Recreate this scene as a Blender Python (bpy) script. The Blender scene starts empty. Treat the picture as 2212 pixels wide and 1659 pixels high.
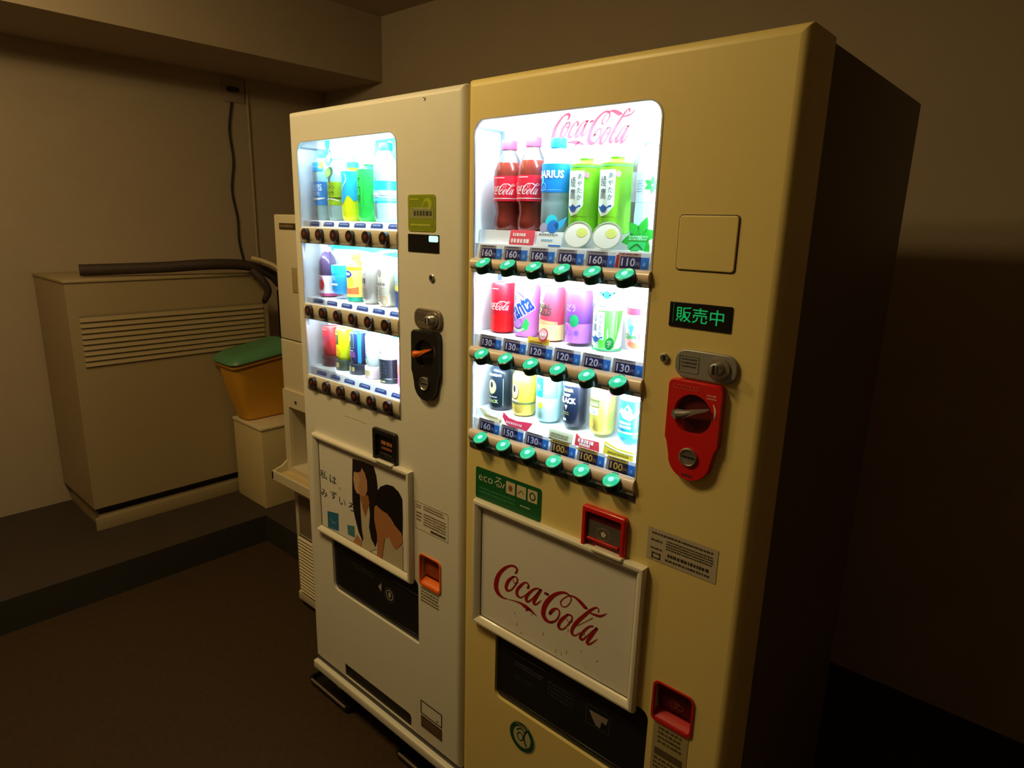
import bpy, bmesh, math, random
from mathutils import Vector, Matrix
from mathutils.geometry import tessellate_polygon
random.seed(4)
S = bpy.context.scene
COL = S.collection

# ------------------------------------------------------------ camera, world, lights, exposure
CAM_R = Vector((0.74475393, 0.66686206, 0.02523062))
CAM_U = Vector((-0.17769659, 0.1617257, 0.97070527))
CAM_F = Vector((-0.64324607, 0.72741996, -0.23894496))
CAM_P = Vector((0.0, -1.0, 1.56)); FPX = 1408.248
cd = bpy.data.cameras.new('camera'); cam = bpy.data.objects.new('camera', cd); COL.objects.link(cam)
m = Matrix((CAM_R, CAM_U, -CAM_F)).transposed().to_4x4(); m.translation = CAM_P
cam.matrix_world = m
cd.sensor_fit = 'HORIZONTAL'; cd.sensor_width = 36.0; cd.lens = 36.0 * FPX / 2212.0
cd.clip_start = 0.02
S.camera = cam
S.view_settings.view_transform = 'Standard'; S.view_settings.look = 'None'
S.view_settings.exposure = 0.0; S.view_settings.gamma = 1.0
try: S.view_settings.use_curve_mapping = False
except Exception: pass
w = bpy.data.worlds.new('world'); S.world = w; w.use_nodes = True
w.node_tree.nodes['Background'].inputs[0].default_value = (1.0, 0.62, 0.28, 1)
w.node_tree.nodes['Background'].inputs[1].default_value = 0.0

WARM = (1.0, 0.72, 0.31); COOL = (0.76, 0.94, 1.0)
def area_light(name, loc, direction, sx, sy, power, color, spread=180):
    d = bpy.data.lights.new(name, 'AREA'); d.shape = 'RECTANGLE'; d.size = sx; d.size_y = sy
    d.energy = power; d.color = color; d.spread = math.radians(spread)
    o = bpy.data.objects.new(name, d); COL.objects.link(o)
    o.rotation_euler = Vector(direction).to_track_quat('-Z', 'Y').to_euler(); o.location = loc
    return o
def globe_light(name, loc, power, radius):
    d = bpy.data.lights.new(name, 'POINT'); d.energy = power; d.color = WARM; d.shadow_soft_size = radius
    o = bpy.data.objects.new(name, d); COL.objects.link(o); o.location = loc
LAMP = (-1.38, -0.86); LAMP2 = (-2.35, -1.0)
area_light('ceiling_lamp_light', (LAMP[0], LAMP[1], 2.575), (0, 0, -1), 0.30, 0.30, 15, WARM)
globe_light('far_ceiling_lamp_light', (LAMP2[0], LAMP2[1], 2.44), 24, 0.075)
RW = (-1.0065, -0.572, 1.075, 1.764)     # window of the beige machine x0 x1 z0 z1
LW = (-1.6860, -1.256, 1.075, 1.760)     # window of the white machine
DISPLAY_ROWS = {'R': [(1.466, 1.756), (1.270, 1.463), (1.082, 1.266)], 'L': [(1.50, 1.752), (1.290, 1.497), (1.082, 1.286)]}
for key, win, pw in (('R', RW, 2.0), ('L', LW, 2.5)):
    for k, (zb, zt) in enumerate(DISPLAY_ROWS[key]):
        xc = (win[0] + win[1]) / 2
        area_light('display_tube_light', (xc, 0.0075, zt - 0.006), (0, 0.60, -0.80), win[1] - win[0] - 0.03, 0.010, pw * (0.92 if k == 0 else 0.66), COOL)
        area_light('display_side_light', (win[1] + 0.014, 0.016, (zb + 0.06 + zt) / 2), (-0.85, 0.45, 0), 0.010, zt - zb - 0.07, pw * 0.22, COOL)

# ------------------------------------------------------------ materials
_M = {}
def mat(name, col, rough=0.5, metal=0.0, spec=0.5, emit=None, es=0.0, noise=0.03, ns=18.0, bump=0.0, bs=200.0, coat=0.0):
    if name in _M: return _M[name]
    m = bpy.data.materials.new(name); m.use_nodes = True; nt = m.node_tree; b = nt.nodes['Principled BSDF']
    b.inputs['Roughness'].default_value = rough; b.inputs['Metallic'].default_value = metal
    b.inputs['Specular IOR Level'].default_value = spec
    b.inputs['Coat Weight'].default_value = coat
    n = nt.nodes.new('ShaderNodeTexNoise'); n.inputs['Scale'].default_value = ns; n.inputs['Detail'].default_value = 3
    tc = nt.nodes.new('ShaderNodeTexCoord'); nt.links.new(tc.outputs['Object'], n.inputs['Vector'])
    mx = nt.nodes.new('ShaderNodeMix'); mx.data_type = 'RGBA'
    a = tuple(max(0, c * (1 - noise)) for c in col) + (1,); c2 = tuple(min(1, c * (1 + noise)) for c in col) + (1,)
    mx.inputs[6].default_value = a; mx.inputs[7].default_value = c2
    nt.links.new(n.outputs['Fac'], mx.inputs[0]); nt.links.new(mx.outputs[2], b.inputs['Base Color'])
    if bump > 0:
        n2 = nt.nodes.new('ShaderNodeTexNoise'); n2.inputs['Scale'].default_value = bs; n2.inputs['Detail'].default_value = 4
        nt.links.new(tc.outputs['Object'], n2.inputs['Vector'])
        bp = nt.nodes.new('ShaderNodeBump'); bp.inputs['Strength'].default_value = bump; bp.inputs['Distance'].default_value = 0.004
        nt.links.new(n2.outputs['Fac'], bp.inputs['Height']); nt.links.new(bp.outputs['Normal'], b.inputs['Normal'])
    if emit:
        b.inputs['Emission Color'].default_value = tuple(emit) + (1,); b.inputs['Emission Strength'].default_value = es
    _M[name] = m; return m
def clear(name, col=(1, 1, 1), gloss=0.06, rough=0.03, dens=0.0, ior=1.35):
    """see-through plastic or glass: tinted pass-through with a thin reflection"""
    if name in _M: return _M[name]
    m = bpy.data.materials.new(name); m.use_nodes = True; nt = m.node_tree; nt.nodes.remove(nt.nodes['Principled BSDF'])
    out = nt.nodes['Material Output']
    t = nt.nodes.new('ShaderNodeBsdfTransparent'); t.inputs[0].default_value = tuple(col) + (1,)
    g = nt.nodes.new('ShaderNodeBsdfGlossy'); g.inputs['Roughness'].default_value = rough
    d = nt.nodes.new('ShaderNodeBsdfDiffuse'); d.inputs[0].default_value = tuple(col) + (1,)
    m1 = nt.nodes.new('ShaderNodeMixShader'); m1.inputs[0].default_value = dens
    nt.links.new(t.outputs[0], m1.inputs[1]); nt.links.new(d.outputs[0], m1.inputs[2])
    fr = nt.nodes.new('ShaderNodeFresnel'); fr.inputs[0].default_value = ior
    mu = nt.nodes.new('ShaderNodeMath'); mu.operation = 'MULTIPLY'; mu.inputs[1].default_value = gloss / 0.06
    nt.links.new(fr.outputs[0], mu.inputs[0])
    m2 = nt.nodes.new('ShaderNodeMixShader'); nt.links.new(mu.outputs[0], m2.inputs[0])
    nt.links.new(m1.outputs[0], m2.inputs[1]); nt.links.new(g.outputs[0], m2.inputs[2])
    nt.links.new(m2.outputs[0], out.inputs[0]); _M[name] = m; return m

def hexc(h):
    f = lambda v: ((v / 255) / 12.92 if v / 255 <= 0.04045 else ((v / 255 + 0.055) / 1.055) ** 2.4)
    return tuple(f(int(h[i:i + 2], 16)) for i in (0, 2, 4))
def ink(h, rough=0.45, **k): return mat('ink_' + h, hexc(h), rough=rough, noise=0.02, **k)

WHITE_PAINT = mat('white_paint', (0.76, 0.74, 0.66), rough=0.38, noise=0.02, bump=0.03, bs=500)
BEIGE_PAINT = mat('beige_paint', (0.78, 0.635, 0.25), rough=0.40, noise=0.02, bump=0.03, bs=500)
BEIGE_SHADED = mat('beige_side_shaded', (0.15, 0.11, 0.075), rough=0.5, noise=0.03)  # beige darkened: the shade on the cabinet side is put into the colour
WHITE_SIDE = mat('white_side_panel', (0.60, 0.57, 0.48), rough=0.5)
CAVITY = mat('display_interior_white', (0.86, 0.88, 0.90), rough=0.35, noise=0.01)
CAVITY_GLOSS = mat('display_side_gloss', (0.80, 0.84, 0.88), rough=0.14, noise=0.01)
GASKET = mat('grey_gasket', (0.30, 0.31, 0.34), rough=0.5)
DARKGREY = mat('dark_grey_plastic', (0.05, 0.05, 0.06), rough=0.45)
BLACK = mat('black_plastic', (0.010, 0.009, 0.009), rough=0.35)
BLACK_GLOSS = mat('black_gloss', (0.006, 0.006, 0.006), rough=0.12)
SMOKE = mat('smoked_flap', (0.012, 0.012, 0.013), rough=0.22, spec=0.4)
STEEL = mat('steel_metal', (0.55, 0.53, 0.50), rough=0.28, metal=0.9)
SILVER = mat('silver_metal', (0.75, 0.76, 0.78), rough=0.30, metal=0.85)
RAIL_P = mat('pink_beige_rail', (0.80, 0.66, 0.55), rough=0.35, coat=0.3)
RAIL_W = mat('cream_rail', (0.62, 0.56, 0.44), rough=0.35)
RED_PL = mat('red_plastic', (0.62, 0.012, 0.010), rough=0.30, coat=0.3)
RED_DK = mat('dark_red_recess', (0.10, 0.003, 0.004), rough=0.45)
ORANGE_PL = mat('orange_plastic', (0.85, 0.16, 0.012), rough=0.35)
ORANGE_DK = mat('dark_orange_flap', (0.42, 0.07, 0.02), rough=0.4)
GREY_PL = mat('grey_plate', (0.30, 0.30, 0.29), rough=0.35, metal=0.3)
FRAME_W = mat('frame_cream', (0.74, 0.70, 0.60), rough=0.28, coat=0.4)
PAPER = mat('paper_white', (0.78, 0.76, 0.70), rough=0.45, coat=0.3)
GLASS = clear('display_glass', (0.985, 0.995, 1.0), gloss=0.05, ior=1.18)
CLEARP = clear('clear_bottle_plastic', (0.90, 0.97, 1.0), gloss=0.10, rough=0.08, dens=0.12)
WALLM = mat('wallpaper', (0.42, 0.34, 0.25), rough=0.85, noise=0.05, ns=6, bump=0.25, bs=160)
CEILM = mat('ceiling_board', (0.44, 0.36, 0.27), rough=0.9, noise=0.03, bump=0.1, bs=120)
FLOORM = mat('dark_brown_carpet', (0.055, 0.034, 0.018), rough=0.95, spec=0.1, noise=0.28, ns=60, bump=0.5, bs=400)
LEDGEM = mat('ledge_top', (0.045, 0.032, 0.024), rough=0.7, noise=0.15, ns=12)
LEDGE_DK = mat('ledge_riser_dark', (0.030, 0.028, 0.020), rough=0.6, noise=0.1)

# ------------------------------------------------------------ object helpers
class MB:
    """collects pieces for ONE mesh object with several materials"""
    def __init__(s): s.v = []; s.f = []; s.mi = []; s.mats = []; s.sm = []
    def add(s, vf, m, smooth=False):
        v, f = vf; o = len(s.v); s.v += [tuple(p) for p in v]
        if m not in s.mats: s.mats.append(m)
        i = s.mats.index(m)
        for q in f: s.f.append(tuple(o + k for k in q)); s.mi.append(i); s.sm.append(smooth)
        return s
    def build(s, name, parent=None, root=None, label=None, angle=35):
        base = Vector(root.location) if root is not None else Vector((0, 0, 0))
        me = bpy.data.meshes.new(name)
        me.from_pydata([tuple(Vector(p) - base) for p in s.v], [], s.f)
        for mm in s.mats: me.materials.append(mm)
        me.polygons.foreach_set('material_index', s.mi); me.polygons.foreach_set('use_smooth', [bool(q) for q in s.sm])
        me.update()
        if any(s.sm):
            try: me.set_sharp_from_angle(angle=math.radians(angle))
            except Exception: pass
        o = bpy.data.objects.new(name, me); COL.objects.link(o)
        if parent is not None: o.parent = parent
        if label: o['label'] = label
        return o
def part(name, vf, m, parent, root, smooth=True, label=None): return MB().add(vf, m, smooth).build(name, parent, root, label)
def thing(name, label, cat, loc, group=None):
    o = bpy.data.objects.new(name, None); COL.objects.link(o); o.location = loc; o.empty_display_size = 0.05
    o['label'] = label; o['category'] = cat
    if group: o['group'] = group
    return o
def single(name, mb, label, cat, group=None):
    """a thing that is one mesh: origin at its base centre"""
    xs = [p[0] for p in mb.v]; ys = [p[1] for p in mb.v]; zs = [p[2] for p in mb.v]
    class R: pass
    r = R(); r.location = Vector(((min(xs) + max(xs)) / 2, (min(ys) + max(ys)) / 2, min(zs)))
    o = mb.build(name, None, r); o.location = r.location; o['label'] = label; o['category'] = cat
    if group: o['group'] = group
    return o
def structure(name, mb):
    o = mb.build(name); o['kind'] = 'structure'; return o

def bmvf(bm):
    bm.verts.ensure_lookup_table(); bm.verts.index_update()
    r = ([tuple(v.co) for v in bm.verts], [tuple(v.index for v in f.verts) for f in bm.faces]); bm.free(); return r
def box(x0, x1, y0, y1, z0, z1, bev=0.0, seg=3):
    bm = bmesh.new(); bmesh.ops.create_cube(bm, size=1)
    for v in bm.verts: v.co = Vector(((x0 + x1) / 2 + v.co.x * (x1 - x0), (y0 + y1) / 2 + v.co.y * (y1 - y0), (z0 + z1) / 2 + v.co.z * (z1 - z0)))
    if bev > 0: bmesh.ops.bevel(bm, geom=bm.edges[:], offset=bev, segments=seg, profile=0.5, affect='EDGES')
    return bmvf(bm)
def prism_x(prof, x0, x1):
    """extrude a (y,z) polygon along x"""
    n = len(prof); v = [(x0, p[0], p[1]) for p in prof] + [(x1, p[0], p[1]) for p in prof]
    f = [(i, (i + 1) % n, n + (i + 1) % n, n + i) for i in range(n)]
    for t in tessellate_polygon([[Vector((p[0], p[1], 0)) for p in prof]]):
        f.append(tuple(t)); f.append(tuple(n + k for k in reversed(t)))
    return v, f
def prism_y(prof, y0, y1, closed=True):
    """extrude an (x,z) polygon along y"""
    n = len(prof); v = [(p[0], y0, p[1]) for p in prof] + [(p[0], y1, p[1]) for p in prof]
    f = [(i, (i + 1) % n, n + (i + 1) % n, n + i) for i in range(n)]
    for t in tessellate_polygon([[Vector((p[0], p[1], 0)) for p in prof]]):
        f.append(tuple(t)); f.append(tuple(n + k for k in reversed(t)))
    return v, f
def rr(x0, x1, z0, z1, r, n=6, corners=(1, 1, 1, 1)):
    """rounded rectangle outline ccw from lower left; corners = ll, lr, ur, ul"""
    pts = []
    cs = [(x0, z0, 180), (x1, z0, 270), (x1, z1, 0), (x0, z1, 90)]
    for (cx, cz, a0), on in zip(cs, corners):
        q = r if on else min(r, 0.0008)
        ox = cx + (q if cx == x0 else -q); oz = cz + (q if cz == z0 else -q)
        for k in range(n + 1):
            a = math.radians(a0 + 90 * k / n); pts.append((ox + q * math.cos(a), oz + q * math.sin(a)))
    return pts
def fill(outer, holes, y):
    loops = [[Vector((p[0], p[1], 0)) for p in outer]] + [[Vector((p[0], p[1], 0)) for p in h] for h in holes]
    v = [(p.x, y, p.y) for l in loops for p in l]
    return v, [tuple(t) for t in tessellate_polygon(loops)]
def plate(x0, x1, z0, z1, rc, R, yf, yb, holes=(), hole_depth=None, corners=(1, 1, 1, 1), n=6):
    """front plate with rounded corners rc, rounded-over front edge R, and holes cut through"""
    inner = rr(x0 + R, x1 - R, z0 + R, z1 - R, max(rc - R, 0.001), n, corners)
    V, F = fill(inner, holes, yf)
    k = 6; rings = []
    for j in range(k + 1):
        a = math.pi / 2 * j / k; d = R * (1 - math.sin(a)); y = yf + R * (1 - math.cos(a))
        rings.append([(p[0], y, p[1]) for p in rr(x0 + d, x1 - d, z0 + d, z1 - d, max(rc - d, 0.001), n, corners)])
    L = rings[-1]; rings.append([(p[0], yb, p[2]) for p in L])
    o = len(V); N = len(rings[0])
    for r_ in rings: V += r_
    for j in range(len(rings) - 1):
        for i in range(N):
            a = o + j * N + i; b = o + j * N + (i + 1) % N; F.append((a, b, b + N, a + N))
    F.append(tuple(o + (len(rings) - 1) * N + i for i in range(N - 1, -1, -1)) if not holes else ())
    F = [f for f in F if len(f) > 2]
    for hi, h in enumerate(holes):
        o = len(V); N2 = len(h); hd = hole_depth if hole_depth is not None else yb
        if isinstance(hd, (list, tuple)): hd = hd[hi]
        V += [(p[0], yf, p[1]) for p in h] + [(p[0], hd, p[1]) for p in h]
        F += [(o + i, o + N2 + i, o + N2 + (i + 1) % N2, o + (i + 1) % N2) for i in range(N2)]
    return V, F
def ring(outer, inner, yf, yb):
    """flat frame between two loops with thickness"""
    V, F = fill(outer, [inner], yf)
    for lp in (outer, inner):
        o = len(V); N = len(lp); V += [(p[0], yf, p[1]) for p in lp] + [(p[0], yb, p[1]) for p in lp]
        F += [(o + i, o + N + i, o + N + (i + 1) % N, o + (i + 1) % N) for i in range(N)]
    return V, F
def lathe(prof, cx, cy, cz, n=32, axis='z'):
    V = []; F = []
    for r_, h in prof:
        for i in range(n):
            a = 2 * math.pi * i / n
            if axis == 'z': V.append((cx + r_ * math.cos(a), cy + r_ * math.sin(a), cz + h))
            else: V.append((cx + r_ * math.cos(a), cy - h, cz + r_ * math.sin(a)))   # pointing out of the front
    for j in range(len(prof) - 1):
        for i in range(n):
            a = j * n + i; b = j * n + (i + 1) % n; F.append((a, b, b + n, a + n))
    if prof[0][0] > 1e-5: F.append(tuple(range(n - 1, -1, -1)))
    if prof[-1][0] > 1e-5: F.append(tuple((len(prof) - 1) * n + i for i in range(n)))
    return V, F
def tube(path, r, n=10):
    pts = [Vector(p) for p in path]; V = []; F = []; up = Vector((0.3, 0.2, 1)).normalized()
    for i, p in enumerate(pts):
        t = (pts[min(i + 1, len(pts) - 1)] - pts[max(i - 1, 0)]).normalized()
        a = t.cross(up if abs(t.dot(up)) < 0.95 else Vector((1, 0, 0))).normalized(); b = t.cross(a)
        rr_ = r[i] if isinstance(r, (list, tuple)) else r
        for k in range(n):
            g = 2 * math.pi * k / n; V.append(tuple(p + a * rr_ * math.cos(g) + b * rr_ * math.sin(g)))
    for j in range(len(pts) - 1):
        for k in range(n):
            a = j * n + k; b = j * n + (k + 1) % n; F.append((a, b, b + n, a + n))
    F.append(tuple(range(n - 1, -1, -1))); F.append(tuple((len(pts) - 1) * n + k for k in range(n)))
    return V, F
def smooth_path(pts, sub=6):
    """Catmull-Rom through tuples of any length"""
    out = []; n = len(pts)
    for i in range(n - 1):
        p0 = pts[max(i - 1, 0)]; p1 = pts[i]; p2 = pts[i + 1]; p3 = pts[min(i + 2, n - 1)]
        for k in range(sub):
            t = k / sub
            out.append(tuple(0.5 * (2 * b + (c - a) * t + (2 * a - 5 * b + 4 * c - d) * t * t + (3 * b - a - 3 * c + d) * t ** 3) for a, b, c, d in zip(p0, p1, p2, p3)))
    out.append(tuple(pts[-1])); return out

# ---- flat artwork: 2D triangle sets (u right, v up) mapped onto a plane or a cylinder
def t_poly(pts, holes=()):
    loops = [[Vector((p[0], p[1], 0)) for p in l] for l in [pts] + list(holes)]
    return [p for l in [pts] + list(holes) for p in l], [tuple(t) for t in tessellate_polygon(loops)]
def t_rect(u0, v0, u1, v1): return [(u0, v0), (u1, v0), (u1, v1), (u0, v1)], [(0, 1, 2), (0, 2, 3)]
def t_rr(u0, v0, u1, v1, r): return t_poly(rr(u0, u1, v0, v1, r, 4))
def t_ell(cu, cv, a, b, n=20, rot=0):
    c, s = math.cos(rot), math.sin(rot)
    p = [(cu + a * math.cos(t) * c - b * math.sin(t) * s, cv + a * math.cos(t) * s + b * math.sin(t) * c) for t in (2 * math.pi * i / n for i in range(n))]
    return [(cu, cv)] + p, [(0, 1 + i, 1 + (i + 1) % n) for i in range(n)]
def t_ring(cu, cv, a, b, wd, n=24):
    V = []; F = []
    for i in range(n):
        t = 2 * math.pi * i / n
        V += [(cu + a * math.cos(t), cv + b * math.sin(t)), (cu + (a - wd) * math.cos(t), cv + (b - wd) * math.sin(t))]
    for i in range(n):
        a_, b_ = 2 * i, 2 * ((i + 1) % n); F += [(a_, b_, b_ + 1), (a_, b_ + 1, a_ + 1)]
    return V, F
def t_frame(u0, v0, u1, v1, wd):
    V, F = [], []
    for q in ((u0, v0, u1, v0 + wd), (u0, v1 - wd, u1, v1), (u0, v0, u0 + wd, v1), (u1 - wd, v0, u1, v1)):
        v, f = t_rect(*q); o = len(V); V += v; F += [tuple(o + k for k in t) for t in f]
    return V, F
def t_stroke(pts, sub=5):
    """ribbon through (u, v, width) points with round ends"""
    P = smooth_path(pts, sub) if len(pts) > 2 else pts
    V = []; F = []
    for i, (x, y, wd) in enumerate(P):
        a = P[max(i - 1, 0)]; b = P[min(i + 1, len(P) - 1)]; dx, dy = b[0] - a[0], b[1] - a[1]; l = math.hypot(dx, dy) or 1
        nx, ny = -dy / l, dx / l; h = max(wd, 0.0) / 2
        V += [(x + nx * h, y + ny * h), (x - nx * h, y - ny * h)]
    for i in range(len(P) - 1): F += [(2 * i, 2 * i + 1, 2 * i + 3), (2 * i, 2 * i + 3, 2 * i + 2)]
    for q in (P[0], P[-1]):
        v, f = t_ell(q[0], q[1], q[2] / 2, q[2] / 2, 10); o = len(V); V += v; F += [tuple(o + k for k in t) for t in f]
    return V, F
_T = {}
def t_text(s, u0, v0, u1, v1, stretch=True, bold=0.0, rot=0.0):
    key = (s, bold)
    if key not in _T:
        c = bpy.data.curves.new('lettering', 'FONT'); c.body = s; c.size = 1; c.resolution_u = 2; c.offset = bold
        o = bpy.data.objects.new('lettering', c); COL.objects.link(o); bpy.context.view_layer.update()
        me = bpy.data.meshes.new_from_object(o.evaluated_get(bpy.context.evaluated_depsgraph_get()))
        V = [(v.co.x, v.co.y) for v in me.vertices]; F = [tuple(p.vertices) for p in me.polygons]
        bpy.data.objects.remove(o); bpy.data.curves.remove(c); bpy.data.meshes.remove(me)
        if not V: V = [(0, 0), (1, 0), (1, 1)]; F = [(0, 1, 2)]
        xs = [p[0] for p in V]; ys = [p[1] for p in V]
        w_, h_ = max(xs) - min(xs) or 1, max(ys) - min(ys) or 1
        _T[key] = ([((x - min(xs)) / w_, (y - min(ys)) / h_) for x, y in V], F, w_ / h_)
    V, F, asp = _T[key]
    W, H = u1 - u0, v1 - v0; cu, cv = (u0 + u1) / 2, (v0 + v1) / 2
    if not stretch:
        if W / H > asp: W = H * asp
        else: H = W / asp
    c, sn = math.cos(rot), math.sin(rot); out = []
    for x, y in V:
        a, b = (x - 0.5) * W, (y - 0.5) * H; out.append((cu + a * c - b * sn, cv + a * sn + b * c))
    return out, F
def t_fine(u0, v0, u1, v1, rows, seed=0, gap=0.45):
    """rows of print too small to read in the photograph"""
    rnd = random.Random(seed); V, F = [], []; rh = (v1 - v0) / rows
    for r_ in range(rows):
        u = u0; top = v1 - r_ * rh
        while u < u1 - rh * 0.3:
            l = min(rh * rnd.uniform(0.3, 0.8), u1 - u); v, f = t_rect(u, top - rh * (1 - gap), u + l, top - rh * 0.08 * rnd.random())
            o = len(V); V += v; F += [tuple(o + k for k in t) for t in f]; u += l + rh * rnd.uniform(0.12, 0.3)
    return V, F
def merge(*sets):
    V, F = [], []
    for v, f in sets:
        o = len(V); V += list(v); F += [tuple(o + k for k in t) for t in f]
    return V, F
def xf(vf, s=1, du=0, dv=0, rot=0, sy=None):
    c, sn = math.cos(rot), math.sin(rot); sy = s if sy is None else sy
    return [(x * s * c - y * sy * sn + du, x * s * sn + y * sy * c + dv) for x, y in vf[0]], vf[1]
def on_plane(vf, y): return [(p[0], y, p[1]) for p in vf[0]], vf[1]
def on_cyl(vf, cx, cy, z0, r, a0=0.0):
    """wrap: u is arc length from the front, v height over z0"""
    V = [tuple(p) for p in vf[0]]; F = []
    def tri(F_): 
        F_ = list(F_)
        if len(F_) == 3: return [tuple(F_)]
        return [(F_[0], F_[i], F_[i + 1]) for i in range(1, len(F_) - 1)]
    st = [t for f in vf[1] for t in tri(f)]; lim = r * 0.30; mid = {}
    while st:
        a, b, c = st.pop(); e = sorted([(abs(V[a][0] - V[b][0]), a, b, c), (abs(V[b][0] - V[c][0]), b, c, a), (abs(V[c][0] - V[a][0]), c, a, b)], reverse=True)[0]
        if e[0] <= lim: F.append((a, b, c)); continue
        _, p, q, o = e; k = (min(p, q), max(p, q))
        if k not in mid: mid[k] = len(V); V.append(((V[p][0] + V[q][0]) / 2, (V[p][1] + V[q][1]) / 2))
        st += [(p, mid[k], o), (mid[k], q, o)]
    return [(cx + r * math.sin(u / r + a0), cy - r * math.cos(u / r + a0), z0 + v) for u, v in V], F
def px2plane(px, py, y):
    """point of the photographed plane y=const seen at a pixel (used once to measure flat artwork)"""
    d = CAM_F + CAM_R * ((px - 1106) / FPX) - CAM_U * ((py - 829.5) / FPX); t = (y - CAM_P.y) / d.y
    return (CAM_P.x + d.x * t, CAM_P.z + d.z * t)
def zoomed(pts, ox, oy, sc, y): return [px2plane(ox + p[0] / sc, oy + p[1] / sc, y) for p in pts]

# ---- the red script lettering, measured on the poster, kept as a flat 2D shape
_ST = [
 [(478,285,26),(505,235,30),(470,180,30),(390,165,32),(290,215,52),(205,310,64),(165,430,70),(165,540,64),(205,625,50),(270,680,26),(340,706,12)],
 [(365,712,8),(470,740,14),(560,775,30),(640,830,54),(700,870,42),(760,925,28),(825,985,5)],
 [(640,900,6),(670,880,34),(720,880,10)],
 [(440,345,30),(370,400,52),(325,500,48),(345,565,36),(410,555,24),(480,470,22),(510,390,22),(482,345,18),(440,345,20)],
 [(440,400,10),(465,450,12),(520,445,10)],
 [(680,525,36),(690,475,25),(640,435,22),(570,480,42),(505,560,46),(505,640,40),(560,682,22),(620,655,14),(690,600,10)],
 [(850,535,20),(780,545,32),(690,620,46),(650,700,46),(672,745,36),(730,720,22),(850,600,16)],
 [(885,560,48),(800,700,52),(775,765,46),(812,793,26),(895,730,10)],
 [(962,612,36),(1006,632,36)],
 [(1040,940,50),(1080,890,56),(1140,860,26),(1185,890,22),(1190,960,20),(1140,1050,28),(1050,1085,36),(970,1040,52),(930,950,66),(950,830,78),(1010,730,78),(1110,640,62),(1230,600,40),(1320,620,26),(1378,680,15),(1370,760,14),(1300,830,14),(1232,820,16),(1215,750,18),(1270,690,16),(1350,655,16),(1430,670,26),(1520,740,46),(1600,830,52),(1635,855,34)],
 [(1330,960,32),(1240,1030,56),(1185,1110,50),(1190,1180,36),(1250,1197,22),(1330,1130,22),(1395,1040,22),(1390,980,22),(1330,960,22)],
 [(1310,1030,10),(1345,1078,12),(1410,1075,10)],
 [(1825,925,12),(1832,880,16),(1790,845,22),(1700,890,46),(1590,980,56),(1470,1090,62),(1400,1200,52),(1400,1270,40),(1450,1300,20),(1530,1250,10)],
 [(1480,1140,12),(1600,1085,10),(1730,1018,12)],
 [(1700,938,18),(1765,962,32),(1850,985,36),(1920,965,22),(1970,940,5)],
 [(1740,1150,22),(1670,1160,32),(1580,1240,46),(1530,1320,46),(1560,1365,36),(1620,1330,22),(1750,1210,16)],
 [(1795,1190,50),(1700,1320,56),(1645,1405,50),(1685,1440,30),(1810,1360,10)],
 [(1782,1492,10),(1786,1494,10)]]
_sc = merge(*[t_stroke(s) for s in _ST])
COLA_POSTER = (zoomed(_sc[0], 1050, 1200, 7.54, -0.0035), _sc[1])
_u = [p[0] for p in COLA_POSTER[0]]; _v = [p[1] for p in COLA_POSTER[0]]
_cu, _cv, _w = (min(_u) + max(_u)) / 2, (min(_v) + max(_v)) / 2, max(_u) - min(_u)
COLA = ([((u - _cu) / _w, (v - _cv) / _w) for u, v in COLA_POSTER[0]], COLA_POSTER[1])   # width 1, centred

# ============================================================ THE ROOM
BW, LWX, CEI = 1.40, -3.704, 2.623
structure('floor', MB().add(box(LWX, 1.6, -3.4, BW, -0.05, 0.0), FLOORM))
structure('ceiling', MB().add(box(LWX, 1.6, -3.4, BW, CEI, CEI + 0.05), CEILM))
structure('wall_back', MB().add(box(LWX - 0.1, 1.7, BW, BW + 0.1, -0.05, CEI + 0.05), WALLM))
structure('wall_left', MB().add(box(LWX - 0.1, LWX, -3.4, BW, -0.05, CEI + 0.05), WALLM))
structure('wall_right', MB().add(box(1.6, 1.7, -3.4, BW, -0.05, CEI + 0.05), WALLM))
structure('wall_front', MB().add(box(LWX - 0.1, 1.7, -3.5, -3.4, -0.05, CEI + 0.05), WALLM))
structure('trim_1', MB().add(box(LWX, -3.13, -3.4, BW, 2.295, CEI), WALLM))               # boxed beam along the left wall
lg = MB()
lo = [(LWX, -3.4), (-2.85, -3.4), (-2.85, 0.42), (-2.30, 0.42), (-2.30, BW), (LWX, BW)]
v = [(p[0], p[1], 0.0) for p in lo] + [(p[0], p[1], 0.137) for p in lo]; n = len(lo)
lg.add((v, [(i, (i + 1) % n, n + (i + 1) % n, n + i) for i in range(n)]), LEDGE_DK)
lg.add(([(p[0], p[1], 0.137) for p in lo], [tuple(t) for t in tessellate_polygon([[Vector((p[0], p[1], 0)) for p in lo]])]), LEDGEM)
structure('trim_2', lg)                                                                        # raised ledge round the corner

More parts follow.
